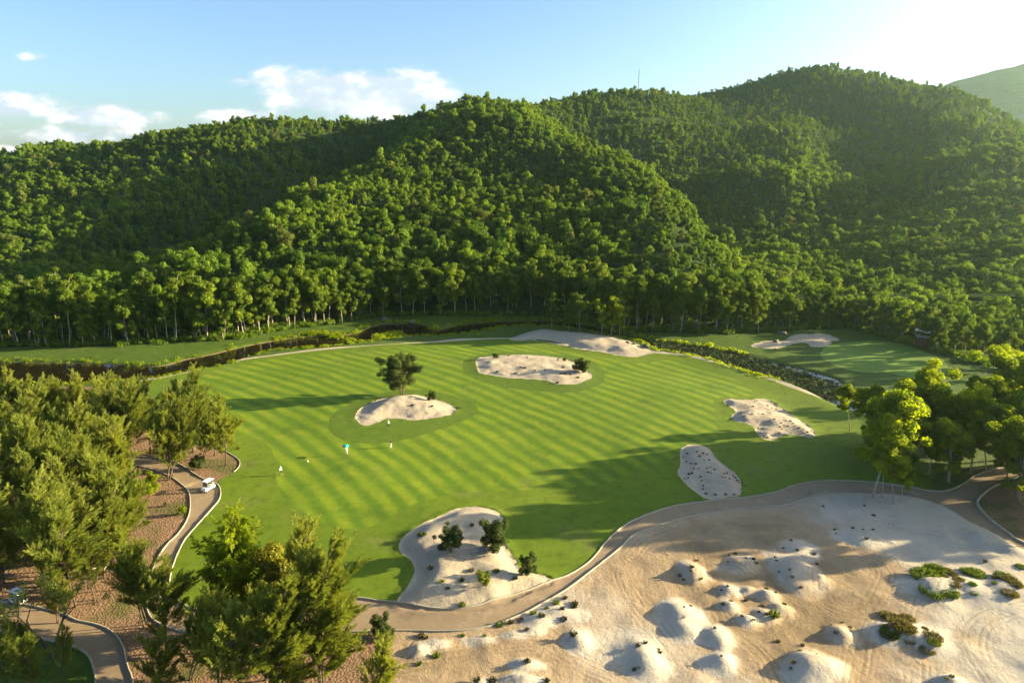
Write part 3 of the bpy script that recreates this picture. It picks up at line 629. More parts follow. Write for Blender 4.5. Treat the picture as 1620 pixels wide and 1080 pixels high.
# ------------------------------------------------------------ vegetation prototypes
def quads(C, U, Wv, tint=None):
    n = len(C); V = np.empty((n, 4, 3)); V[:, 0] = C - U - Wv; V[:, 1] = C + U - Wv; V[:, 2] = C + U + Wv; V[:, 3] = C - U + Wv
    return V.reshape(-1, 3), np.arange(n * 4).reshape(-1, 4), (None if tint is None else np.repeat(tint, 4))
def unit(a): return a / np.maximum(np.linalg.norm(a, axis=-1, keepdims=True), 1e-9)
def rnd(n): return unit(rng.normal(size=(n, 3)))
def clump_leaves(centres, radii, per, size, flat=.8, outw=1.2):
    C, Nn, T = [], [], []
    for c, r in zip(centres, radii):
        k = int(per * (r / np.mean(radii)) ** 2); d = rnd(k); rad = r * (.45 + .6 * rng.random(k) ** .6)
        rad *= 1 + .25 * np.sin(d[:, 0] * 5 + c[0] * 3) * np.cos(d[:, 2] * 4 + c[1])
        p = d * rad[:, None] * np.array([1, 1, flat]); C.append(c + p); Nn.append(unit(d * outw + rnd(k) + [0, 0, .35])); T.append(np.clip(rng.random() * .75 + rng.random(k) * .35, 0, 1))
    C = np.vstack(C); Nn = np.vstack(Nn); T = np.concatenate(T); n = len(C)
    U = unit(np.cross(Nn, rnd(n))); W = np.cross(Nn, U); s = size * rng.uniform(.6, 1.3, n)[:, None] * .5
    return quads(C, U * s, W * s * .62, T)
def limb_path(p0, d, L, n=5, bend=.15, up=.1):
    p = np.array(p0, float); d = np.array(d, float); out = [p.copy()]
    for i in range(n):
        d = unit(d + rng.normal(size=3) * bend + [0, 0, up]); p = p + d * L / n; out.append(p.copy())
    return out
def broadleaf(h, crown_w, crown_base, nc, per, leaf, tr=.16, limbs=7, lean=.05, cr=1.2, outw=1.4, twin=1, jt=.16):
    mb = MB(); ends = []
    for tw in range(twin):
        a0 = rng.uniform(0, 6.28); l = lean * (1 + tw)
        d = unit(np.array([math.cos(a0) * l, math.sin(a0) * l, 1.])); tp = limb_path((tw * .3, tw * .2, -.3), d, h * .88, 8, .05, .03)
        mb.tube(tp, [tr * (1 - .75 * i / 8) for i in range(9)], 7); ends += [tp[-1], tp[-2]]
        for i in range(limbs):
            t = crown_base + (1 - crown_base) * (i + rng.random() * .6) / limbs * .8; k = t * 8; j = min(int(k), 7); b = tp[j] + (tp[j + 1] - tp[j]) * (k - j)
            a = i * 2.4 + rng.random(); L = crown_w * .5 * rng.uniform(.6, 1.1) * (1.1 - .5 * abs(t - .6)); el_ = rng.uniform(.35, .9)
            lp = limb_path(b, (math.cos(a), math.sin(a), el_), L, 4, .18, .12); mb.tube(lp, [tr * .42, tr * .34, tr * .25, tr * .17, tr * .1], 5); ends += [lp[-1], lp[-2]]
    ends = np.array(ends); sel = ends[rng.integers(0, len(ends), nc)]; jit = rng.normal(size=(nc, 3)) * np.array([crown_w * jt, crown_w * jt, h * .06 * jt / .16])
    cc = sel + jit; cc[:len(ends)] = ends[:min(nc, len(ends))]
    rad = cr * rng.uniform(.55, 1.25, nc)
    V, F, T = clump_leaves(cc, rad, per, leaf, .8, outw)
    return mb, mesh_np('crown', V, F, 4, False, T)
def pine(h, wmax, nb=60, droop=.0, dens=30, q=(.34, .024), tr=.16, wind=.3, multi=1, base=.2):
    mb = MB(); Cs, Us, Ts = [], [], []; wv = np.array([wind, .05, 0])
    for tw in range(multi):
        hh = h * (1 - .2 * tw); a0 = rng.uniform(0, 6.28); ln = .06 + .13 * tw
        tp = limb_path((tw * .25, 0, -.3), unit(np.array([wind * .25 + math.cos(a0) * ln, math.sin(a0) * ln, 1])), hh, 10, .06, .02); mb.tube(tp, [max(.02, tr * (1 - .93 * i / 10)) for i in range(11)], 7); tp = np.array(tp)
        for i in range(nb):
            t = base + (1 - base) * ((i + rng.random()) / nb); k = min(t * 10, 9.99); j = int(k); b = tp[j] + (tp[j + 1] - tp[j]) * (k - j)
            a = rng.uniform(0, 6.28); u_ = (t - base) / (1 - base); prof_ = .5 + .5 * math.sin(math.pi * min(1, u_ + .12)) if u_ < .8 else .55
            L = max(.8, wmax * .52 * prof_ * rng.choice([.5, .8, 1.0, 1.25])); d = unit(np.array([math.cos(a), math.sin(a), rng.uniform(.3, .9) + u_ * 1.0]) + wv)
            lp = np.array(limb_path(b, d, L, 5, .14, .10)); mb.tube(lp, [.05, .04, .03, .022, .016, .01], 4, cap=False)
            bt = rng.random() * .65; nsub = int(3 + L * 2.6)
            for s_ in range(nsub):
                u = rng.uniform(.3, 1.0); kk = min(u * 5, 4.99); jj = int(kk); sb = lp[jj] + (lp[jj + 1] - lp[jj]) * (kk - jj)
                sd = unit(d * .8 + rnd(1)[0] * .55 + wv + [0, 0, .45 - droop]); sl = rng.uniform(.6, 1.7) * (.55 + .1 * L)
                m = int(dens * sl); uu = rng.random(m)
                c = sb + sd * (uu * sl)[:, None] + rng.normal(size=(m, 3)) * (.13 * (1.15 - uu))[:, None]
                qd = unit(sd + rnd(m) * .38 + [0, 0, -droop * 1.3]); ql = q[0] * rng.uniform(.6, 1.4, m)[:, None]
                Cs.append(c + qd * ql * .5); Us.append(qd * ql); Ts.append(np.clip(bt + .25 * rng.random(m) + .15 * uu, 0, 1))
    C = np.vstack(Cs); U = np.vstack(Us); n = len(C); W = unit(np.cross(U, rnd(n))) * q[1] * rng.uniform(.7, 1.4, n)[:, None]
    V, F, T = quads(C, U * .5, W, np.concatenate(Ts))
    return mb, mesh_np('crown', V, F, 4, False, T)
def proto(name, mb, crown, leafm, barkm):
    # mesh data only; the objects are made by place()
    tm = bpy.data.meshes.new('trunk'); tm.from_pydata(mb.v, [], mb.f); tm.update(); tm.polygons.foreach_set('use_smooth', [True] * len(mb.f)); tm.materials.append(barkm); crown.materials.append(leafm)
    return (tm, crown)
count = {}
def place(name, pr, x, y, sc, label, cat, group=None, rz=None, z=None, leafm=None, zs=1.0):
    if z is None: z = float(height(np.array([[x, y]]))[0])
    rz = (rng.uniform(-.7, .7) if name in ('feathery_pine', 'weeping_tree') else rng.uniform(0, 6.28)) if rz is None else rz
    e = empty(name, (x, y, z), rz, sc); e.scale = (sc, sc, sc * zs); tag(e, label, cat, group)
    a = bpy.data.objects.new('trunk', pr[0]); b = bpy.data.objects.new('crown', pr[1])
    for o in (a, b): COL.objects.link(o); o.parent = e
    if leafm:
        b.material_slots[0].link = 'OBJECT'; b.material_slots[0].material = leafm
    return e

PINES = [proto('p', *pine(14, 9.0, 62), M['pine'], M['bark_dark']), proto('p', *pine(14, 8.0, 46, multi=2), M['pine'], M['bark_dark']), proto('p', *pine(14, 10.5, 60, droop=.15, base=.3), M['pine'], M['bark_dark']),
         proto('p', *pine(14, 8.5, 34, multi=3, dens=28, base=.28), M['pine'], M['bark_dark']), proto('p', *pine(14, 7.5, 50, wind=.15, base=.12), M['pine'], M['bark_dark'])]
BIGPINE = proto('p', *pine(20, 11, 60, multi=3, dens=34, wind=.38, base=.12), M['pine'], M['bark_dark'])
WEEP = proto('p', *pine(18, 9.5, 60, droop=.75, multi=2, dens=34, q=(.36, .03), wind=.05), M['bright'], M['bark_dark'])
RIV = [proto('r', *broadleaf(18, 6.5, .26, 46, 250, .32, .15, 9, .06, 1.1), M['river'], M['bark_pale']), proto('r', *broadleaf(19, 5.5, .32, 36, 250, .30, .14, 9, .10, 1.05), M['river'], M['bark_pale']),
       proto('r', *broadleaf(17, 7.5, .22, 54, 240, .34, .17, 10, .04, 1.2), M['river'], M['bark_pale']), proto('r', *broadleaf(16, 6, .2, 46, 240, .32, .12, 7, .1, 1.0, twin=2), M['river'], M['bark_pale']),
       proto('r', *broadleaf(20, 5, .42, 30, 260, .32, .14, 7, .12, 1.15), M['river'], M['bark_pale'])]
RIGHT = [proto('b', *broadleaf(18, 8.5, .30, 72, 430, .26, .2, 10, .05, 1.15), M['bright'], M['bark_pale']), proto('b', *broadleaf(18, 7, .45, 46, 420, .28, .17, 8, .08, 1.15), M['bright'], M['bark_pale']),
         proto('b', *broadleaf(18, 11, .22, 100, 420, .27, .22, 11, .05, 1.25, twin=2), M['bright'], M['bark_pale'])]
DTREE = proto('d', *broadleaf(9, 8.4, .12, 110, 300, .17, .15, 12, .16, .8, twin=3, jt=.07), M['dark'], M['bark_dark'])
SHRUB = [proto('s', *broadleaf(4, 4.2, .08, 46, 260, .15, .07, 9, .1, .6, twin=2), M['dark'], M['bark_dark']), proto('s', *broadleaf(4, 4.0, .06, 50, 260, .14, .06, 9, .1, .55, twin=3), M['dark'], M['bark_dark'])]

# ------------------------------------------------------------ hillside forest (one mass, many thousand trees)
SRC = bpy.data.collections.new('forest_tree_kinds')
for i in range(5):
    h = [9, 11, 10, 8, 12][i]; mb, cm = broadleaf(h, [6.5, 5.5, 8, 6.5, 5][i], .2, [24, 20, 32, 22, 17][i], 100, .46, .16, 7, .06, [1.35, 1.25, 1.35, 1.5, 1.3][i], outw=1.9)
    k = len(cm.vertices); V = np.empty(k * 3, np.float32); cm.vertices.foreach_get('co', V); T = np.empty(k, np.float32); cm.attributes['tint'].data.foreach_get('value', T)
    q = len(cm.polygons); me = bpy.data.meshes.new('forest_tree'); me.from_pydata(V.reshape(-1, 3).tolist() + mb.v, [], np.arange(q * 4).reshape(-1, 4).tolist() + [[k + a for a in f] for f in mb.f])
    me.materials.append(M['hill']); me.materials.append(M['bark_pale']); me.polygons.foreach_set('material_index', [0] * q + [1] * len(mb.f))
    a = me.attributes.new('tint', 'FLOAT', 'POINT'); a.data.foreach_set('value', np.concatenate([T, np.zeros(len(mb.v), np.float32)])); me.update()
    SRC.objects.link(bpy.data.objects.new('forest_tree', me))
def forest_points():
    out = []
    y = 205.
    P = []
    while y < 1050:
        sp = 4.1 + max(0, (y - 300)) * .003
        xs = np.arange(-.86 * y - 30, .86 * y + 60, sp); P.append(np.c_[xs + rng.uniform(-1, 1, len(xs)) * sp, y + rng.uniform(-1.3, 1.3, len(xs)) * sp]); y += sp * .92
    P = np.vstack(P); d = P[:, 1] - np.interp(P[:, 0], EX, EY); P = P[d > np.where(P[:, 0] < 85, 13., 9.)]; z = hills(P)
    # leave out what no ray from about the camera can reach: march along the sight lines
    ok = np.ones(len(P), bool)
    for t in np.linspace(.3, .97, 34):
        zz = hills(P * t) + 3; ray = CAM_H + 6 + (z + 14 - CAM_H - 6) * t; ok &= ray > zz - 3
    P, z = P[ok], z[ok]
    return P, z
FP, FZ = forest_points()
big = vnoise(FP[:, 0], FP[:, 1], 60) + .6 * vnoise(FP[:, 0], FP[:, 1], 20)
em = rng.random(len(FP)) < np.clip(.12 + .5 * vnoise(FP[:, 0] + 300, FP[:, 1], 24), .04, .6); scl = np.where(em, .72 + .42 * rng.random(len(FP)), .40 + .32 * rng.random(len(FP))) * (1 + .4 * np.clip(big, -.4, .6))
fl = 1 - .3 * ss(FP[:, 1], 500, 900); scl *= fl
me = bpy.data.meshes.new('hillside_forest'); me.from_pydata(np.c_[FP, FZ - .5].tolist(), [], []); fo_ = link('hillside_forest', me)
for nm, arr, ty in (('psc', scl, 'FLOAT'), ('prz', rng.random(len(FP)) * 6.28, 'FLOAT'), ('pid', rng.integers(0, 5, len(FP)), 'INT')):
    a = me.attributes.new(nm, ty, 'POINT'); a.data.foreach_set('value', arr.astype(np.float32 if ty == 'FLOAT' else np.int32))
ng = bpy.data.node_groups.new('scatter_trees', 'GeometryNodeTree'); ng.interface.new_socket('Geometry', in_out='INPUT', socket_type='NodeSocketGeometry'); ng.interface.new_socket('Geometry', in_out='OUTPUT', socket_type='NodeSocketGeometry')
gi = ng.nodes.new('NodeGroupInput'); go = ng.nodes.new('NodeGroupOutput'); ip = ng.nodes.new('GeometryNodeInstanceOnPoints'); ci = ng.nodes.new('GeometryNodeCollectionInfo')
ci.inputs['Collection'].default_value = SRC; ci.inputs['Separate Children'].default_value = True; ci.inputs['Reset Children'].default_value = True; ip.inputs['Pick Instance'].default_value = True
def na_(nm, ty):
    n = ng.nodes.new('GeometryNodeInputNamedAttribute'); n.data_type = ty; n.inputs['Name'].default_value = nm; return n.outputs['Attribute']
cx = ng.nodes.new('ShaderNodeCombineXYZ'); L_ = ng.links.new
L_(gi.outputs[0], ip.inputs['Points']); L_(ci.outputs[0], ip.inputs['Instance']); L_(na_('pid', 'INT'), ip.inputs['Instance Index']); L_(na_('prz', 'FLOAT'), cx.inputs[2]); L_(cx.outputs[0], ip.inputs['Rotation']); L_(na_('psc', 'FLOAT'), ip.inputs['Scale']); L_(ip.outputs[0], go.inputs[0])
md = fo_.modifiers.new('scatter', 'NODES'); md.node_group = ng
tag(fo_, 'dense green forest covering the hillsides behind the river', 'forest', None, 'stuff')

# ------------------------------------------------------------ riverside trees, each its own
def along(line, s):
    d = np.hypot(*np.diff(line, axis=0).T); c = np.r_[0, np.cumsum(d)]; t = np.arange(0, c[-1], s); return np.c_[np.interp(t, c, line[:, 0]), np.interp(t, c, line[:, 1])]
el_ = EDGE[(EDGE[:, 0] > -185) & (EDGE[:, 0] < 190)]
def sx(x, y, z=0.): dz = CAM_H - z; return 810 + FOC * x / (y * math.cos(PITCH) + dz * math.sin(PITCH))
SEG = [(110, 'above the left end of the river lawn'), (230, 'above the middle of the river lawn'), (350, 'above the right end of the river lawn'), (450, 'where the river bends away'), (560, 'behind the row of small grassy islets'),
       (680, 'behind the largest grassy islet'), (790, 'behind the long pale bunker'), (880, 'behind the left part of the sandy bank'), (985, 'behind the right part of the sandy bank'), (1080, 'behind the dark rock of the creek'), (1200, 'behind the shaded creek'),
       (1330, 'behind the lobed bunker'), (1430, 'behind the small putting green'), (1510, 'behind the wooden lookout'), (1700, 'right of the wooden lookout')]
ROW = ['front', 'second', 'third', 'fourth']; ORD = ['first', 'second', 'third', 'fourth', 'fifth', 'sixth', 'seventh', 'eighth', 'ninth', 'tenth', 'eleventh', 'twelfth', 'thirteenth', 'fourteenth', 'fifteenth', 'sixteenth', 'seventeenth', 'eighteenth', 'nineteenth', 'twentieth']
cnt = {}
for row, (off, sp) in enumerate(((2.0, 5.0), (6.0, 5.2), (10.5, 5.4))):
    for (x, y) in along(el_, sp):
        x += rng.uniform(-1.6, 1.6); y += off + rng.uniform(-1.5, 1.5); px = sx(x, y)
        if px < -20 or px > 1645: continue
        if x > 85 and row == 2: continue
        seg = next(q for q in SEG if px < q[0])[1]; k = (row, seg); cnt[k] = cnt.get(k, 0) + 1
        lb = '%s tree from the left, %s row, %s' % (ORD[min(cnt[k], 20) - 1], ROW[row], seg)
        sc = rng.uniform(.82, 1.32) * (1.0 if x < 85 else .66)
        if row == 0 and rng.random() < .25: sc *= .75
        place('riverside_tree', RIV[rng.integers(0, 5)], x, y, sc, lb, 'tree', 'trees at the edge of the riverside wood')

# ------------------------------------------------------------ trees standing alone or in the foreground
def tp(px, py): return un(px, py)
def put(name, pr, px, py, toppy, base_h, label, cat='tree', group=None, **k):
    """scale so that the top reaches image row toppy"""
    x, y = un(px, py); top = atY(px, toppy, y)[2]; z = float(height(np.array([[x, y]]))[0]); return place(name, pr, x, y, max(.1, (top - z) / base_h), label, cat, group, z=z, **k)
put('lone_tree', DTREE, 637, 630, 563, 8.8, 'large dark bushy tree standing on the raised sand mound')
for (px, py, tpy, lb) in [(873, 524, 462, 'thin tree on the sandy river bank, first of the left group'), (899, 526, 468, 'thin tree in the middle of the left group on the sandy river bank'), (917, 529, 460, 'thin tree at the end of the left group on the sandy river bank'),
                          (952, 534, 470, 'yellow-tinged tree on the sandy river bank'), (966, 533, 466, 'tree in the centre of the bright clump on the sandy river bank'), (980, 532, 470, 'sunlit tree beside the creek end of the sandy bank')]:
    put('bank_tree', RIV[rng.integers(0, 4)], px, py, tpy, 17.5, lb, leafm=M['bright'] if px > 940 else None, group='trees on the sandy river bank')
PL = [(203, 740, 615, 'feathery pine rising behind the path by the leaf litter'), (265, 762, 640, 'pine beside the kerb where the cart path enters the trees'), (274, 757, 655, 'thin pine by the cart path near the parked cart'), (305, 718, 596, 'tall airy pine at the fairway edge behind the leaf litter'),
      (340, 722, 632, 'pine on the leaf litter peninsula'), (358, 738, 640, 'outermost pine on the tip of the leaf litter peninsula'), (322, 728, 650, 'shorter pine between the two pines on the leaf litter peninsula'), (240, 715, 612, 'pine leaning over the hidden path'),
      (170, 700, 603, 'pine at the river side of the grove'), (120, 690, 598, 'tall pine near the river end of the grove'), (60, 690, 606, 'pine at the far corner of the grove by the river')]
for i, (px, py, tpy, lb) in enumerate(PL): put('feathery_pine', PINES[i % 5], px, py, tpy, 14.3, lb, group='pines in the left grove')
fillp = ws([(-140, 660), (30, 665), (190, 672), (212, 700), (175, 760), (182, 820), (212, 880), (205, 918), (120, 940), (60, 940), (0, 938), (-140, 925)], True, 3)
gp = grid(fillp[:, 0].min(), fillp[:, 0].max(), fillp[:, 1].min(), fillp[:, 1].max(), 4.3); gp = gp[inside(fillp, gp)]

gp = gp[np.lexsort((gp[:, 0], -np.round(gp[:, 1] / 4.3)))]; rowk = None; ri = 0; ci_ = 0
for (x, y) in gp:
    if sx(x, y) < -35: continue
    k = round(y / 4.3)
    if k != rowk: rowk = k; ri += 1; ci_ = 0
    ci_ += 1; RN = ['farthest row', 'second row', 'third row', 'fourth row', 'fifth row', 'sixth row', 'seventh row', 'eighth row', 'ninth row', 'tenth row', 'eleventh row', 'twelfth row', 'thirteenth row', 'fourteenth row', 'fifteenth row', 'sixteenth row', 'seventeenth row', 'eighteenth row']
    place('feathery_pine', PINES[rng.integers(0, 5)], x, y, rng.uniform(.75, 1.05) * (.78 if y > 120 else 1), 'feathery pine, %s from the left, %s of the left grove from the river' % (ORD[min(ci_, 20) - 1], RN[min(ri, 18) - 1]), 'tree', 'pines inside the left grove')
BL = [('weeping_tree', WEEP, 366, 1003, 806, 19.5, 'bright drooping-leaved tree in front of the grass bend'), ('feathery_pine', PINES[1], 448, 985, 822, 14.3, 'narrow pine behind the yellow-flowering tree'),
      ('flowering_tree', RIGHT[0], 462, 1015, 850, 18, 'dark broad-leaved tree dotted with yellow blossom'), ('feathery_pine', BIGPINE, 505, 1085, 838, 21.5, 'largest wind-swept feathery pine beside the path and dunes'), ('feathery_pine', BIGPINE, 440, 1120, 905, 21.5, 'dense pine below the yellow-flowering tree'),
      ('feathery_pine', PINES[0], 420, 1075, 930, 14.3, 'low pine between the two large pines'), ('feathery_pine', PINES[2], 228, 990, 880, 14.3, 'shaded pine in the fork of the cart paths'), ('feathery_pine', PINES[0], 262, 1030, 890, 14.3, 'dark shaded pine below the grass bend'),
      ('feathery_pine', PINES[1], 300, 1075, 960, 14.3, 'young pine beside the patch of paving'), ('feathery_pine', PINES[3], 345, 1090, 940, 14.3, 'pine at the bottom edge left of the large pines'), ('feathery_pine', PINES[2], 390, 1125, 980, 14.3, 'low pine at the bottom edge in front of the large pines'),
      ('feathery_pine', PINES[0], 250, 1120, 1000, 14.3, 'pine at the bottom edge right of the path bend'), ('feathery_pine', PINES[3], 90, 985, 905, 14.3, 'thin-crowned pine above the path bend'), ('feathery_pine', PINES[3], 30, 1060, 985, 14.3, 'small pine on the shaded grass below the path bend'),
      ('feathery_pine', PINES[1], 150, 880, 745, 14.3, 'bright pine bordering the open leaf litter'), ('feathery_pine', PINES[0], 165, 915, 790, 14.3, 'tall pine above the pipe rail'), ('feathery_pine', PINES[2], 120, 960, 815, 14.3, 'broad pine over the path bend'), ('feathery_pine', PINES[2], 232, 985, 895, 14.3, 'pine standing in the shade at the cart path curve'), ('feathery_pine', PINES[4], 100, 1065, 1000, 14.3, 'little pine below the bare tree'), ('feathery_pine', PINES[2], 60, 1105, 1020, 14.3, 'pine at the bottom edge under the bare tree'), ('feathery_pine', PINES[0], 5, 1090, 1010, 14.3, 'pine in the bottom left corner'), ('feathery_pine', PINES[2], 150, 948, 860, 14.3, 'pine leaning over the bank of the path bend'), ('feathery_pine', PINES[1], 585, 1110, 1000, 14.3, 'short pine at the edge of the dunes'), ('feathery_pine', PINES[0], 205, 930, 835, 14.3, 'pine above the hidden path fork')]
for (nm, pr, px, py, tpy, bh, lb) in BL: put(nm, pr, px, py, tpy, bh, lb, leafm=M['flower'] if nm == 'flowering_tree' else None)
RL = [(1380, 784, 596, 1, 'tall slender tree with bare pale trunk at the path edge'), (1396, 785, 690, 1, 'thin sapling beside the tall slender tree'), (1414, 796, 700, 1, 'leaning tree with hanging crown beside the cart path'), (1427, 789, 730, 1, 'short leafy tree behind the leaning tree at the path'),
      (1400, 720, 598, 0, 'bright rounded tree behind the tall slender tree'), (1440, 715, 577, 2, 'broad bright tree covering the creek end'), (1470, 745, 672, 0, 'low bright tree with a horizontal crown by the path'), (1365, 700, 592, 1, 'bright tree at the corner of the fairway'),
      (1490, 720, 608, 2, 'shaded broad tree behind the white water glint'), (1535, 745, 605, 0, 'tree with pointed crown above the path fork'), (1560, 700, 585, 2, 'dense dark green tree in the middle of the right grove'), (1600, 690, 548, 2, 'tallest bright tree at the right edge of the picture'),
      (1625, 745, 600, 0, 'tree overhanging the path fork'), (1610, 790, 650, 2, 'big bright tree inside the kerb of the right fork'), (1655, 800, 640, 0, 'tree on the leaf litter at the right edge'), (1660, 730, 540, 2, 'tree at the right edge behind the path'), (1650, 860, 730, 1, 'tree whose low branches reach over the right kerb'),
      (1530, 690, 640, 0, 'low tree on the bank of the hidden pond'), (1580, 640, 575, 1, 'thin tree behind the tallest bright tree'), (1455, 690, 628, 1, 'thin tree by the creek end'), (1610, 725, 590, 2, 'big bright crown above the right end of the path'), (1590, 765, 655, 0, 'bright tree standing in the corner of the path fork'), (1560, 742, 640, 1, 'slim bright tree on the verge before the fork'), (1630, 760, 625, 2, 'full crown overhanging the right kerb'), (1510, 700, 640, 0, 'bright domed tree near the middle of the right grove'), (1395, 700, 640, 2, 'low wide bright tree behind the tall slender tree'), (1345, 680, 600, 1, 'narrow bright tree nearest the bone-shaped bunker'), (1415, 745, 640, 2, 'full bright tree filling the gap behind the path saplings'), (1500, 760, 655, 2, 'full tree leaning over the path verge'), (1525, 720, 632, 2, 'wide bright crown in the centre of the right grove'),
      (1580, 735, 640, 2, 'full bright tree just above the path fork'), (1465, 720, 640, 0, 'rounded bright tree between the creek end and the path'), (1550, 680, 600, 1, 'slim bright tree in front of the little green'), (1600, 640, 552, 2, 'bright wide tree touching the edge of the little green lawn'), (1640, 690, 560, 2, 'rightmost bright crown beside the lawn')]
for (px, py, tpy, v, lb) in RL: put('bright_tree', RIGHT[v], px, py, tpy, 18.3, lb, group='bright trees of the right grove')
for (x, y, h_, lb) in [(112, 111, 1.05, 'first tree outside the right edge beside the sand'), (124, 117, 1.1, 'second tree outside the right edge beside the sand'), (136, 108, 1.0, 'third tree outside the right edge beside the sand'), (100, 104, 1.0, 'fourth tree outside the right edge beside the sand')]:
    place('bright_tree', RIGHT[2], x, y, h_, lb, 'tree', 'bright trees of the right grove')
# bare dark tree at the bottom left
x, y = un(82, 1040); e = empty('bare_tree', (x, y, float(height(np.array([[x, y]]))[0]))); tag(e, 'bare dark forked tree standing beside the path bend', 'tree')
mb = MB()
def bare(p, d, L, r, n):
    lp = limb_path(p, d, L, 5, .12, .03); mb.tube(lp, [r * (1 - .09 * i) for i in range(6)], 6)
    if n:
        for i in range(3 if n > 1 else 4): bare(lp[-1 - (i % 3)], unit(np.array(d) + rnd(1)[0] * .75 + [0, 0, .15]), L * rng.uniform(.55, .8), r * .5, n - 1)
mb.tube([(0, 0, -.3), (0, 0, 1.0)], [.26, .2], 7)
for d in ((-.35, .1, 1), (.35, .2, 1), (-.8, .3, .7)): bare((0, 0, .9), unit(np.array(d, float)), 4.6, .14, 3)
mb.build('trunk', M['bark_dark'], e, True)
cc = np.array([v for v in mb.v if v[2] > 4.5]); cc = cc[rng.integers(0, len(cc), 90)]; V, F, T = clump_leaves(cc, np.full(90, .6), 40, .16); link('crown', mesh_np('crown', V, F, 4, False, T), M['pine'], e)

# bushes
for (px, py, tpy, v, lb) in [(712, 888, 838, 0, 'dark round bush in the middle of the big lower bunker'), (780, 876, 820, 1, 'tallest bush in the big lower bunker'), (832, 917, 880, 1, 'bush by the grass edge near the path'), (768, 938, 904, 0, 'greyish see-through bush in the big lower bunker'),
                             (609, 1008, 975, 1, 'bush between the path and the dunes'), (683, 638, 620, 0, 'small leaning bush on the raised mound right of the tree'), (913, 589, 567, 1, 'wide dark bush at the river end of the long bunker'), (922, 590, 570, 0, 'leaning bush beside the wide dark bush'),
                             (785, 571, 558, 0, 'round bush on the far edge of the long bunker'), (804, 568, 563, 1, 'tiny round bush on the far edge of the long bunker'), (834, 571, 564, 0, 'pale thin bush on the far edge of the long bunker'), (882, 573, 567, 1, 'low green bush beside the pair of round bushes'), (892, 573, 566, 0, 'dark round bush in the long bunker'),
                             (262, 803, 795, 1, 'small bush on the brown litter left of the path'), (288, 817, 802, 0, 'green bush against the path kerb'), (240, 783, 752, 1, 'leafy bush below the pines beside the path'), (310, 745, 722, 0, 'dark bush under the pines on the peninsula'), (1021, 549, 543, 0, 'bush on the creek bank at the end of the sandy bank')]:
    put('round_bush', SHRUB[v], px, py, tpy, 4.1, lb, 'bush', leafm=M['bright'] if 'green' in lb or 'leafy' in lb else (M['pine'] if 'greyish' in lb or 'pale' in lb else None))

# ------------------------------------------------------------ tufts
def tuft_mesh(n, h, w_, wide):
    a = rng.uniform(0, 6.28, n); r = wide * np.sqrt(rng.random(n)); C = np.c_[r * np.cos(a), r * np.sin(a), np.zeros(n)]
    D = unit(np.c_[np.cos(a) * .7, np.sin(a) * .7, np.full(n, 1.)] + rnd(n) * .4); L = h * rng.uniform(.5, 1.2, n)[:, None] * (1 - .4 * (r / wide)[:, None]); W = unit(np.cross(D, rnd(n))) * w_
    V, F, T = quads(C + D * L * .5, D * L * .5, W, rng.random(n)); return mesh_np('grass_tuft', V, F, 4, False, T)
TM = [tuft_mesh(70, .42, .03, .22), tuft_mesh(90, .36, .03, .3), tuft_mesh(60, .5, .03, .18)]
for m_ in TM: m_.materials.append(M['dtuft'])
LM = [tuft_mesh(420, .6, .035, 1.0), tuft_mesh(520, .55, .035, 1.2)]
for m_ in LM: m_.materials.append(M['tuftg'])
MN = [((330, 350), 'the small round mound nearest the path'), ((525, 315), 'the low mound behind the clustered mounds'), ((735, 325), 'the largest mound of the back row'), ((985, 208), 'the flat mound near the tall slender tree'), ((565, 475), 'the clustered white mounds'), ((290, 520), 'the long white mound'),
      ((425, 585), 'the mound joined to the long white mound'), ((448, 690), 'the white mound below the long one'), ((150, 660), 'the big white mound at the lower left'), ((910, 578), 'the small mound beside the churned track'), ((770, 690), 'the big mound at the bottom edge'), ((920, 100), 'the flat sand below the cart path'),
      ((1300, 770), 'the last mound at the bottom edge'), ((1290, 380), 'the left part of the grassy dune'), ((1410, 390), 'the middle of the grassy dune'), ((1560, 400), 'the right end of the grassy dune'), ((1110, 550), 'the left part of the lower grassy dune'), ((1250, 620), 'the right part of the lower grassy dune')]
BN = {'bone': [((1090, 560), 'the upper left lobe of'), ((1220, 540), 'the top edge of'), ((1300, 580), 'the middle of'), ((1230, 690), 'the lower left edge of'), ((1350, 660), 'the lower middle of'), ((1440, 670), 'the lower right end of')],
      'oval': [((840, 810), 'the upper left of'), ((925, 800), 'the upper right of'), ((860, 870), 'the left side of'), ((950, 890), 'the centre of'), ((915, 960), 'the groove in'), ((1060, 925), 'the right side of'), ((1000, 1020), 'the path end of')]}
def near_of(L, x, y): return min(L, key=lambda q: (q[0][0] - x) ** 2 + (q[0][1] - y) ** 2)[1]
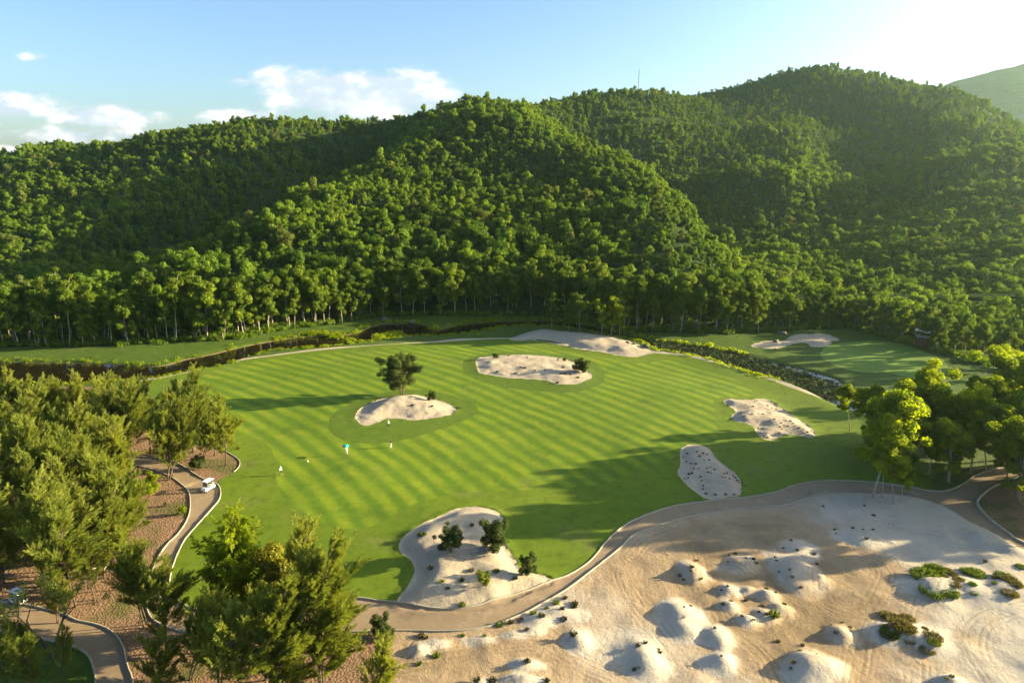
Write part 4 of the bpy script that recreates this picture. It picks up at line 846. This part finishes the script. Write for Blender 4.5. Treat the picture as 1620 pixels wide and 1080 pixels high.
def tuft(px, py, sc, label, group, big=False, mat=None):
    if group and ('mounds' in group or 'dunes' in group):
        label = label.replace('a sand mound', '%s').replace('the right-hand dune', '%s') % near_of(MN, (px - 960) / .4074, (py - 760) / .4074)
    if group and 'lower path' in group:
        L = [((640, 300), 'by the top left edge inside'), ((900, 240), 'near the top of'), ((690, 470), 'by the left notch of'), ((760, 555), 'in the lower left of'), ((860, 470), 'in the middle of'), ((850, 668), 'by the path edge of'), ((1080, 505), 'by the right-hand bushes of')] if (py - 760) * 3.375 < 690 and (px - 480) * 3.375 < 1200 and not ((px - 480) * 3.375 > 1190) else \
            [((640, 835), 'below the path, left of the row under'), ((848, 828), 'below the path, middle of the row under'), ((965, 832), 'below the path, right of the row under'), ((1080, 765), 'along the lower kerb right of'), ((1180, 770), 'on the sand ridge right of'), ((1280, 695), 'by the kerb at the sand ridge right of'), ((1390, 650), 'at the top of the sand ridge right of'), ((1415, 790), 'on the round mound right of'), ((665, 960), 'on the hollow mound below'), ((1190, 965), 'beside the small dug heap below'), ((1000, 1070), 'at the bottom edge below'), ((1250, 1065), 'at the bottom edge right of')]
        label = 'tuft ' + near_of(L, (px - 480) * 3.375, (py - 760) * 3.375) + ' the lower bunker'
    for k in BN:
        if group and k in group: label = label.replace('in the', 'in ' + near_of(BN[k], (px - 840) * 3.375, (py - 480) * 3.375) + ' the')
    x, y = un(px, py)
    z = 0.
    for _ in range(4):
        z = float(height(np.array([[x, y]]))[0]); x, y = un(px, py, z)
    o = bpy.data.objects.new('grass_tuft', (LM if big else TM)[rng.integers(0, 2 if big else 3)]); COL.objects.link(o); o.location = (x, y, z - .02); o.rotation_euler = (0, 0, rng.uniform(0, 6)); o.scale = (sc,) * 3
    tag(o, label, 'grass tuft', group)
    if mat: o.material_slots[0].link = 'OBJECT'; o.material_slots[0].material = mat
for (x, y) in c5([(1050, 545), (1120, 590), (1140, 600), (1150, 615), (1185, 550), (1195, 525), (1205, 520), (1180, 590), (1215, 588), (1240, 590), (1265, 545), (1285, 560), (1310, 565), (1225, 650), (1215, 665), (1235, 668), (1212, 685), (1222, 695), (1245, 712), (1262, 716), (1275, 628), (1300, 618), (1360, 625), (1350, 650),
                  (1370, 655), (1385, 628), (1400, 640), (1330, 660), (1340, 670), (1325, 690), (1410, 655), (1430, 665), (1455, 672), (1495, 680), (1475, 688), (1335, 640)]):
    tuft(x, y, rng.uniform(.45, .8), 'dark tuft in the bone-shaped bunker', 'tufts in the bone-shaped bunker')
for (x, y) in c5([(815, 818), (835, 800), (885, 790), (920, 800), (940, 805), (830, 845), (855, 855), (880, 855), (925, 835), (950, 835), (900, 815), (870, 880), (895, 880), (940, 880), (955, 875), (980, 885), (945, 900), (960, 905), (860, 905), (845, 910), (820, 935), (840, 930), (905, 925), (912, 945), (920, 972), (918, 990),
                  (1030, 910), (1045, 905), (1035, 930), (1080, 920), (1090, 930), (1100, 945), (1060, 935), (1110, 955), (985, 1020), (1040, 1020), (1085, 1020), (935, 1015), (1020, 925)]):
    tuft(x, y, rng.uniform(.45, .75), 'dark tuft in the oval shaded bunker', 'tufts in the oval shaded bunker')
for (x, y) in c3([(1035, 365), (1135, 375), (1235, 358), (1290, 355), (1160, 340), (1385, 343), (1375, 378), (1395, 376), (1425, 380), (1465, 398), (1355, 425), (1180, 345), (580, 545), (688, 548)]):
    tuft(x, y, rng.uniform(.9, 1.5), 'small dry tuft on a pale bunker near the river side', 'tufts in the upper bunkers')
for (x, y) in c4([(625, 290), (640, 288), (900, 240), (680, 468), (898, 480), (845, 535), (740, 540), (770, 575), (850, 668), (1030, 485), (1130, 525), (1395, 628), (1350, 655), (1380, 685), (1298, 682), (1225, 710), (1272, 722), (1105, 760), (1050, 770), (1160, 745), (1190, 795), (1440, 825), (1390, 745), (1450, 655), (1445, 675),
                  (630, 830), (655, 840), (848, 828), (965, 832), (710, 940), (618, 980), (1190, 960), (1200, 965), (925, 1068), (1120, 1060), (1300, 1070), (1010, 1070)]):
    tuft(x, y, rng.uniform(.8, 1.5), 'small green-brown tuft on the sand near the big lower bunker', 'tufts by the lower path', mat=M['tuftg'] if rng.random() < .4 else None)
for (x, y) in c6([(300, 385), (325, 350), (330, 335), (365, 380), (350, 310), (475, 290), (470, 315), (500, 283), (540, 300), (580, 320), (540, 340), (570, 305), (685, 262), (655, 297), (660, 310), (740, 270), (805, 285), (815, 325), (710, 345), (755, 415), (670, 355), (715, 232), (720, 375), (885, 190), (890, 205), (955, 185), (1035, 190),
                  (995, 190), (1010, 225), (445, 425), (470, 410), (545, 425), (620, 420), (655, 435), (450, 480), (480, 470), (540, 465), (525, 525), (570, 540), (605, 485), (690, 480), (590, 510), (300, 490), (325, 487), (300, 530), (420, 572), (445, 680), (120, 640), (150, 630), (200, 655), (205, 668), (125, 725), (145, 735), (105, 735), (760, 640), (815, 675),
                  (725, 705), (715, 730), (750, 660), (870, 560), (890, 590), (920, 605), (945, 570), (910, 600), (915, 550), (840, 100), (1000, 98), (1035, 135), (1470, 315), (665, 625), (1340, 760), (1320, 770), (620, 520), (285, 370)]):
    tuft(x, y, rng.uniform(.45, .95), 'small dry tuft growing on a sand mound', 'tufts on the sand mounds', mat=M['tuft'] if rng.random() < .5 else None)
tuft(960 + 650 * .4074, 760 + 527 * .4074, 2.2, 'single bright green tuft on the white clustered mound', None, False, M['tuftg'])
for (x, y, s, g) in [(1235, 372, 1.5, 1), (1270, 350, 1.3, 1), (1285, 348, 1.1, 1), (1325, 352, .7, 0), (1265, 435, 1.35, 1), (1305, 375, .6, 0), (1345, 365, .6, 0), (1365, 385, .7, 0), (1350, 403, .7, 0), (1335, 438, .9, 1), (1345, 450, .6, 0), (1400, 355, .9, 1), (1430, 362, 1.1, 1), (1420, 402, .5, 1), (1425, 438, .5, 1),
                     (1540, 375, 1.0, 1), (1515, 380, .6, 0), (1570, 390, .9, 0), (1590, 405, .8, 0), (1565, 440, 1.0, 0), (1507, 398, .4, 1), (1090, 525, .8, 0), (1110, 535, .9, 0), (1135, 560, 1.1, 0), (1155, 572, 1.1, 0), (1170, 580, .8, 0), (1165, 537, .8, 0), (1100, 585, .9, 1), (1095, 600, .9, 0), (1110, 605, .6, 0), (1175, 620, .8, 0),
                     (1235, 575, .4, 0), (1265, 610, .9, 0), (1270, 630, .6, 1), (1243, 660, .7, 0), (1610, 335, .6, 1)]:
    px, py = c6([(x, y)])[0]
    if g: tuft(px, py, s, 'lush green grass clump on the right-hand dune', 'green clumps on the right dunes', True)
    else: tuft(px, py, s, 'dry golden grass clump on the right-hand dune', 'dry clumps on the right dunes', True, M['tuft'])

_by = {}
for o in COL.objects:
    if o.name.startswith('grass_tuft'): _by.setdefault(o['label'], []).append(o)
for L, os_ in _by.items():
    if len(os_) > 1:
        for i, o in enumerate(sorted(os_, key=lambda q: q.location.x)): o['label'] = ORD[min(i, 19)] + ' from left, ' + L
# bank vegetation and lily pads: uncountable
def scatter_leaves(name, cpts, rads, per, leaf, mat, label, cat):
    V, F, T = clump_leaves(cpts, rads, per, leaf, .7); o = link(name, mesh_np(name, V, F, 4, False, T), mat); tag(o, label, cat, None, 'stuff')
wt = ws(WT, False, 1.2); wb = ws(WB, False, 1.2); cp = []
for ln, n, s in ((wt, 1400, 1), (wb, 1300, 1)):
    i = rng.integers(0, len(ln), n); q = ln[i] + rng.normal(size=(n, 2)) * 1.3; cp.append(q)
for k in poly:
    if k.startswith('isle'):
        q = poly[k].mean(0) + (poly[k][rng.integers(0, len(poly[k]), 60)] - poly[k].mean(0)) * rng.random((60, 1)) ** .5; cp.append(q)
cp = np.vstack(cp); cz = height(cp); ok = (cz > -.6) & (cp[:, 0] < 72) & ((cp[:, 0] > -80) | (rng.random(len(cp)) < .35)) & (cp[:, 1] > 100) & (cz < 3); cp = cp[ok]; cz = cz[ok]
scatter_leaves('bank_plants', np.c_[cp, cz + .15], rng.uniform(.35, .95, len(cp)), 26, .3, M['bright'], 'low leafy plants fringing the river banks', 'plants')
# undergrowth along the wood's edge
q = along(el_, .55); q = q + rng.normal(size=q.shape) * [1, 1.6] + [0, 3.0]; q2 = along(el_, .8) + [0, 9] + rng.normal(size=(len(along(el_, .8)), 2)) * 3
q = np.vstack([q, q2]); hz_ = height(q); scatter_leaves('undergrowth', np.c_[q, hz_ + .6], rng.uniform(.6, 1.7, len(q)), 60, .42, M['hill'], 'dark undergrowth at the foot of the riverside wood', 'undergrowth')
lp = []
lc = ws([(1060, 549), (1120, 559), (1180, 574), (1230, 590), (1285, 607), (1305, 616)], False, 1.); C, U, W_ = [], [], []
pp = lc[rng.integers(0, len(lc), 12000)] + rng.normal(size=(12000, 2)) * [3.2, 4.6]; pp = pp[inside(wp, pp)]; n = len(pp); a = rng.uniform(0, 6.28, n); s = rng.uniform(.18, .5, n)[:, None]
V, F, T = quads(np.c_[pp, np.full(n, -.47) + rng.random(n) * .12], np.c_[np.cos(a), np.sin(a), rng.normal(size=n) * .25] * s, np.c_[-np.sin(a), np.cos(a), rng.normal(size=n) * .25] * s, rng.random(n))
o = link('lily_pads', mesh_np('lily_pads', V, F, 4, False, T), M['lily']); tag(o, 'floating leaves crowding the creek', 'water plants', None, 'stuff')

# rocks
def rock(px, py, s, label):
    bm = bmesh.new(); bmesh.ops.create_icosphere(bm, subdivisions=3, radius=1)
    off = rng.uniform(0, 50)
    for v in bm.verts: v.co *= 1 + .35 * noise.noise(v.co * 1.3 + Vector((off, 0, 0))) + .1 * noise.noise(v.co * 4); v.co.z *= .7
    me = bpy.data.meshes.new('rock'); bm.to_mesh(me); bm.free(); o = link('rock', me, M['rock']); x, y = un(px, py); o.location = (x, y, float(height(np.array([[x, y]]))[0]) + s * .2); o.scale = (s * 1.3, s, s); o.rotation_euler = (0, 0, off)
    me.polygons.foreach_set('use_smooth', [True] * len(me.polygons)); tag(o, label, 'rock')
rock(1021, 549, 1.0, 'brown boulder where the sandy bank meets the creek'); rock(992, 546, .6, 'small dark rock on the sandy bank'); rock(1003, 546, .5, 'smallest dark rock on the sandy bank beside the boulder')
rock(1237, 528, 1.2, 'dark rock pile behind the lobed bunker'); rock(1227, 544, .9, 'dark stone lying in the lobed bunker'); rock(607, 506, 1.4, 'pale boulder on the far bank of the river bend'); rock(652, 510, 1.0, 'low boulder in the shade by the river bend')

# ------------------------------------------------------------ golf carts
def cart(px, py, rz, label):
    x, y = un(px, py); e = empty('golf_cart', (x, y, float(height(np.array([[x, y]]))[0]) + .0), rz); tag(e, label, 'golf cart')
    b = MB(); b.prof([(-1.15, .35), (-1.15, .62), (-.95, .82), (-.35, .84), (-.3, .38), (.45, .36), (.55, .80), (.95, .72), (1.2, .52), (1.2, .33), (.9, .28), (-.9, .28)], -.55, .55); b.build('body', M['white'], e, bevel=.05)
    s = MB(); s.box((0, -.45, .90), (1.0, .5, .14)); s.box((0, -.74, 1.12), (1.0, .12, .42)); s.build('seat', M['seatm'], e, bevel=.03)
    r = MB(); r.box((0, -.1, 1.86), (1.2, 1.75, .07)); r.box((0, -.1, 1.905), (1.0, 1.5, .03)); r.build('roof', M['white'], e, bevel=.03)
    for sx in (-.5, .5):
        p = MB(); p.tube([(sx, .72, .75), (sx, .5, 1.84)], .03); p.build('roof_post', M['grey'], e); p = MB(); p.tube([(sx, -.92, .8), (sx, -.82, 1.84)], .03); p.build('roof_post', M['grey'], e)
        for sy in (-.8, .82):
            w_ = MB(); w_.tube([(sx - .1, sy, .24), (sx + .1, sy, .24)], .24, 18); w = w_.build('wheel', M['black'], e); h = MB(); h.tube([(sx - .11, sy, .24), (sx + .11, sy, .24)], .11, 12); h.build('rim', M['grey'], w)
    g = MB(); g.box((0, .6, 1.32), (.96, .02, .85), Matrix.Rotation(.2, 3, 'X')); g.build('windscreen', M['glass'], e)
    st = MB(); st.tube([(-.25, .5, .8), (-.25, .28, 1.08)], .025); a = [(-.25 + .17 * math.cos(t), .26 + .08 * math.sin(t), 1.1 + .15 * math.sin(t)) for t in np.linspace(0, 6.28, 13)]; st.tube(a, .018, 5); st.build('steering_wheel', M['black'], e)
    gb = MB(); gb.tube([(.25, -1.12, .5), (.25, -1.18, 1.3)], [.15, .17], 10); gb.tube([(-.25, -1.12, .5), (-.25, -1.18, 1.3)], [.15, .17], 10); gb.build('golf_bag', M['black'], e, True)
    return e
cart(330, 777, R(160), 'white golf cart standing on the cart path by the fairway')
cart(30, 955, R(70), 'golf cart half hidden by branches on the path bend')

# ------------------------------------------------------------ people
def person(px, py, rz, cols, label, pose, umbrella=False):
    x, y = un(px, py); z = float(height(np.array([[x, y]]))[0]); e = empty('person', (x, y, z), rz); tag(e, label, 'person')
    J = dict(pel=(0, 0, .95), wst=(0, 0, 1.08), ch=(0, .0, 1.30), nk=(0, .0, 1.48), hd0=(0, .02, 1.56), hd=(0, .03, 1.66), tp=(0, .02, 1.74))
    rad = dict(pel=.15, wst=.125, ch=.155, nk=.06, hd0=.075, hd=.098, tp=.06); E = [('pel', 'wst'), ('wst', 'ch'), ('ch', 'nk'), ('nk', 'hd0'), ('hd0', 'hd'), ('hd', 'tp')]
    J['nose'] = (0, .135, 1.63); rad['nose'] = .018; E.append(('hd', 'nose'))
    for s, sx in (('l', -1), ('r', 1)):
        ft = pose.get('foot' + s, 0); J['hip' + s] = (sx * .1, 0, .88); J['kn' + s] = (sx * .12, ft * .5 + .03, .49); J['an' + s] = (sx * .13, ft, .09); J['to' + s] = (sx * .14, ft + .18, .05)
        rad.update({'hip' + s: .095, 'kn' + s: .062, 'an' + s: .045, 'to' + s: .042}); E += [('pel', 'hip' + s), ('hip' + s, 'kn' + s), ('kn' + s, 'an' + s), ('an' + s, 'to' + s)]
        a = pose.get('arm' + s, ((sx * .27, .02, 1.14), (sx * .29, .1, .90))); J['sh' + s] = (sx * .19, 0, 1.41); J['el' + s] = a[0]; J['wr' + s] = a[1]; rad.update({'sh' + s: .062, 'el' + s: .045, 'wr' + s: .032})
        E += [('ch', 'sh' + s), ('sh' + s, 'el' + s), ('el' + s, 'wr' + s)]; d = Vector(a[1]) - Vector(a[0]); d.normalize(); side = d.orthogonal().normalized(); fw = d.cross(side); J['pm' + s] = tuple(Vector(a[1]) + d * .07); rad['pm' + s] = .035; E.append(('wr' + s, 'pm' + s))
        for k in range(4):
            q = Vector(J['pm' + s]) + side * (k - 1.5) * .021; t_ = q + d * (.065 - .008 * abs(k - 1.2)) + fw * .03; J['f%d' % k + s] = tuple(q + d * .02); J['g%d' % k + s] = tuple(t_); rad['f%d' % k + s] = .010; rad['g%d' % k + s] = .008; E += [('pm' + s, 'f%d' % k + s), ('f%d' % k + s, 'g%d' % k + s)]
        q = Vector(a[1]) + d * .03; J['th' + s] = tuple(q + side * .045 + d * .02 + fw * .02); rad['th' + s] = .010; E.append(('wr' + s, 'th' + s))
    ks = list(J); me = bpy.data.meshes.new('body'); me.from_pydata([J[k] for k in ks], [(ks.index(a), ks.index(b)) for a, b in E], []); m, t, p = newmat('clothed_person', .8, .2)
    sp = N(t, 'ShaderNodeSeparateXYZ'); t.links.new(N(t, 'ShaderNodeTexCoord').outputs['Object'], sp.inputs[0]); zc = sp.outputs[2]; c = mix(t, sstep(t, zc, .10, .11), cols[3], (.45, .27, .18)); c = mix(t, sstep(t, zc, cols[4], cols[4] + .02), c, cols[1])
    c = mix(t, sstep(t, zc, .99, 1.01), c, cols[0]); c = mix(t, sstep(t, zc, 1.50, 1.52), c, (.45, .27, .18)); c = mix(t, sstep(t, zc, 1.69, 1.70), c, cols[2]); ax = mth(t, 'ABSOLUTE', sp.outputs[0]); arm = mth(t, 'MULTIPLY', sstep(t, ax, .235, .25), mth(t, 'LESS_THAN', zc, 1.2)); c = mix(t, arm, c, (.45, .27, .18)); t.links.new(c, p.inputs['Base Color'])
    o = link('body', me, m, e); sk = o.modifiers.new('skin', 'SKIN'); sk.use_smooth_shade = True; o.modifiers.new('sub', 'SUBSURF').levels = 1; o.modifiers['sub'].render_levels = 1
    for i, k in enumerate(ks): me.skin_vertices[0].data[i].radius = (rad[k], rad[k] * (.8 if k in ('ch', 'pel', 'wst') else 1))
    me.skin_vertices[0].data[0].use_root = True
    hm = MB(); hm.tube([(0, .02, 1.70), (0, .02, 1.75), (0, .02, 1.79)], [.108, .10, .03], 12); hm.box((0, .14, 1.71), (.14, .12, .02)); hm.build('cap', plain('cap_fabric', cols[2]), e, True)
    return e

WT_, BK, NV, TE = (.78, .78, .76), (.02, .02, .022), (.03, .035, .06), (.02, .25, .22)
person(548.5, 719, R(200), (WT_, WT_, WT_, (.35, .12, .06), .12), 'person in white holding up a teal umbrella on the fairway', dict(armr=((.27, .14, 1.2), (.16, .28, 1.42)), footl=.1))
x, y = un(548.5, 719); hz0 = float(height(np.array([[x, y]]))[0]); e = empty('umbrella', (x, y, hz0), R(200)); tag(e, 'open teal umbrella held over the person in white', 'umbrella')
b = MB(); b.tube([(.16, .33, 1.30), (.12, .22, 2.30)], .014, 6); b.build('shaft', M['grey'], e)
b = MB(); n = 8
V = [(.12, .22, 2.28)]; F = []
for ring, (r, z) in enumerate(((.25, 2.24), (.5, 2.12), (.68, 1.93))):
    for k in range(16): rr_ = r * (1 if k % 2 == 0 else .95); V.append((.12 + rr_ * math.cos(k * math.pi / 8), .22 + rr_ * math.sin(k * math.pi / 8), z))
for k in range(16): F.append([0, 1 + k, 1 + (k + 1) % 16])
for r in range(2):
    for k in range(16): a = 1 + r * 16; F.append([a + k, a + 16 + k, a + 16 + (k + 1) % 16, a + (k + 1) % 16])
me = bpy.data.meshes.new('canopy'); me.from_pydata(V, [], F); o = link('canopy', me, M['teal'], e); o.modifiers.new('solid', 'SOLIDIFY').thickness = .008
def club(x, y, rz, a, b, label):
    z = float(height(np.array([[x, y]]))[0]); e = empty('golf_club', (x, y, z), rz); tag(e, label, 'golf club'); m_ = MB(); m_.tube([a, b], [.012, .008], 6); m_.build('shaft', M['grey'], e); h = MB(); h.box((b[0], b[1] + .03, b[2]), (.03, .1, .05)); h.build('club_head', M['grey'], e)
person(618.8, 707, R(120), (BK, WT_, BK, WT_, .12), 'person in a black top and white trousers crossing the fairway', dict(footl=.22, footr=-.18, armr=((.28, .1, 1.16), (.27, .26, .98))))
x, y = un(618.8, 707); club(x, y, R(120), (.27, .30, 1.0), (.3, .55, .08), 'thin club carried by the person in the black top')
person(614.8, 677.5, R(20), (WT_, BK, WT_, WT_, .12), 'person in a white top and black trousers below the raised mound', dict(footr=.12))
person(444.8, 752, R(240), (WT_, BK, WT_, (.45, .27, .18), .42), 'person in a white shirt and black shorts near the left edge of the stripes', dict(footl=.18, footr=-.12))
x, y = un(487, 731); z = float(height(np.array([[x, y]]))[0]); b = MB(); b.tube([(0, 0, 0), (0, 0, .32), (0, 0, .38)], [.09, .09, .05], 10); o = b.build('distance_marker', M['white'], None, True); o.location = (x, y, z); tag(o, 'little white marker post alone on the stripes', 'marker')

# wooden lookout tower
x, y = un(1457, 549); e = empty('lookout_tower', (x, y, float(height(np.array([[x, y]]))[0])), R(-28)); tag(e, 'red-brown wooden lookout with two decks and pale roof at the wood edge', 'lookout tower')
for sx in (-1.5, 0, 1.5):
    for sy in (-1.2, 1.2): b = MB(); b.box((sx, sy, 2.6), (.22, .22, 5.2)); b.build('post', M['wood'], e, bevel=.02)
for z_ in (1.1, 3.1):
    b = MB(); b.box((0, 0, z_), (3.5, 2.9, .16)); b.build('deck', M['wood'], e)
    b = MB()
    for sy in (-1.36, 1.36):
        for q in (.45, .8): b.box((0, sy, z_ + q), (3.4, .09, .10))
    for sx in (-1.66, 1.66):
        for q in (.45, .8): b.box((sx, 0, z_ + q), (.09, 2.5, .10))
    b.build('railing', M['cream'] if z_ > 2 else M['wood'], e)
b = MB()
for k in range(8): b.tube([(0, -1.5 + .0, 1.2)] * 0 or [(1.5 - .3 * k, 1.55, 1.1 - .13 * k), (1.5 - .3 * k, 2.3, 1.1 - .13 * k)], .07, 4)
b.build('stair', M['wood'], e)
V, F = [], []
for i in range(13):
    for j in (-1.8, 1.8): V.append((-2.2 + 4.4 * i / 12, j, 5.25 + .22 * math.sin(i / 12 * 6.28) + .05 * abs(j)))
for i in range(12): F.append((2 * i, 2 * i + 1, 2 * i + 3, 2 * i + 2))
me = bpy.data.meshes.new('roof'); me.from_pydata(V, [], F); o = link('roof', me, M['cream'], e); o.modifiers.new('solid', 'SOLIDIFY').thickness = .14
kerb(ws([(1469, 549), (1480, 555), (1500, 563), (1520, 570), (1540, 577)], False, 1.), 0, 'pale footpath edging leading away from the lookout tower', .5, .1)
# mast on the ridge
x, y, z = atY(1010, 134, 800); e = empty('radio_mast', (x, y, z - 10)); tag(e, 'thin mast standing on the ridge skyline', 'mast')
b = MB()
for a in range(3): b.tube([(math.cos(a * 2.09) * .5, math.sin(a * 2.09) * .5, 0), (math.cos(a * 2.09) * .3, math.sin(a * 2.09) * .3, 26)], .12, 4)
for k in range(26):
    for a in range(3):
        r = .5 - .2 * k / 26; b.tube([(math.cos(a * 2.09) * r, math.sin(a * 2.09) * r, k), (math.cos(a * 2.09 + 2.09) * r, math.sin(a * 2.09 + 2.09) * r, k + 1)], .05, 3)
b.build('lattice', M['grey'], e); b = MB(); b.tube([(0, 0, 25), (0, 0, 29)], .12, 5); b.build('antenna', M['grey'], e)
# bent white pipe rail in the left grove
x, y = un(150, 925); b = MB(); b.tube([(-1.3, -.4, 0), (-1.3, -.4, .8), (-.9, 0, 1.3), (1.6, .8, 1.5)], .05, 6); b.tube([(-1.0, -.9, 0), (-1.0, -.9, .7), (1.4, .1, 1.2), (1.6, .8, 1.5)], .05, 6)
o = b.build('pipe_rail', M['white'], None, True); o.location = (x, y, 1.0 + float(height(np.array([[x, y]]))[0])); tag(o, 'bent white pipe rail showing through the pines', 'rail')

# ------------------------------------------------------------ air
hm_, ht, hp_ = newmat('air', 1, 0); ht.nodes.remove(hp_); pv = N(ht, 'ShaderNodeVolumePrincipled'); pv.inputs['Color'].default_value = (.72, 1, .88, 1); pv.inputs['Density'].default_value = .000062; pv.inputs['Anisotropy'].default_value = .72
ht.links.new(pv.outputs[0], ht.nodes['Material Output'].inputs['Volume'])
if HAZE:
    b = MB(); b.box((0, 1000, 195), (5200, 5200, 410)); o = b.build('haze', hm_); tag(o, 'thin pale evening air over the valley', 'haze', None, 'stuff')
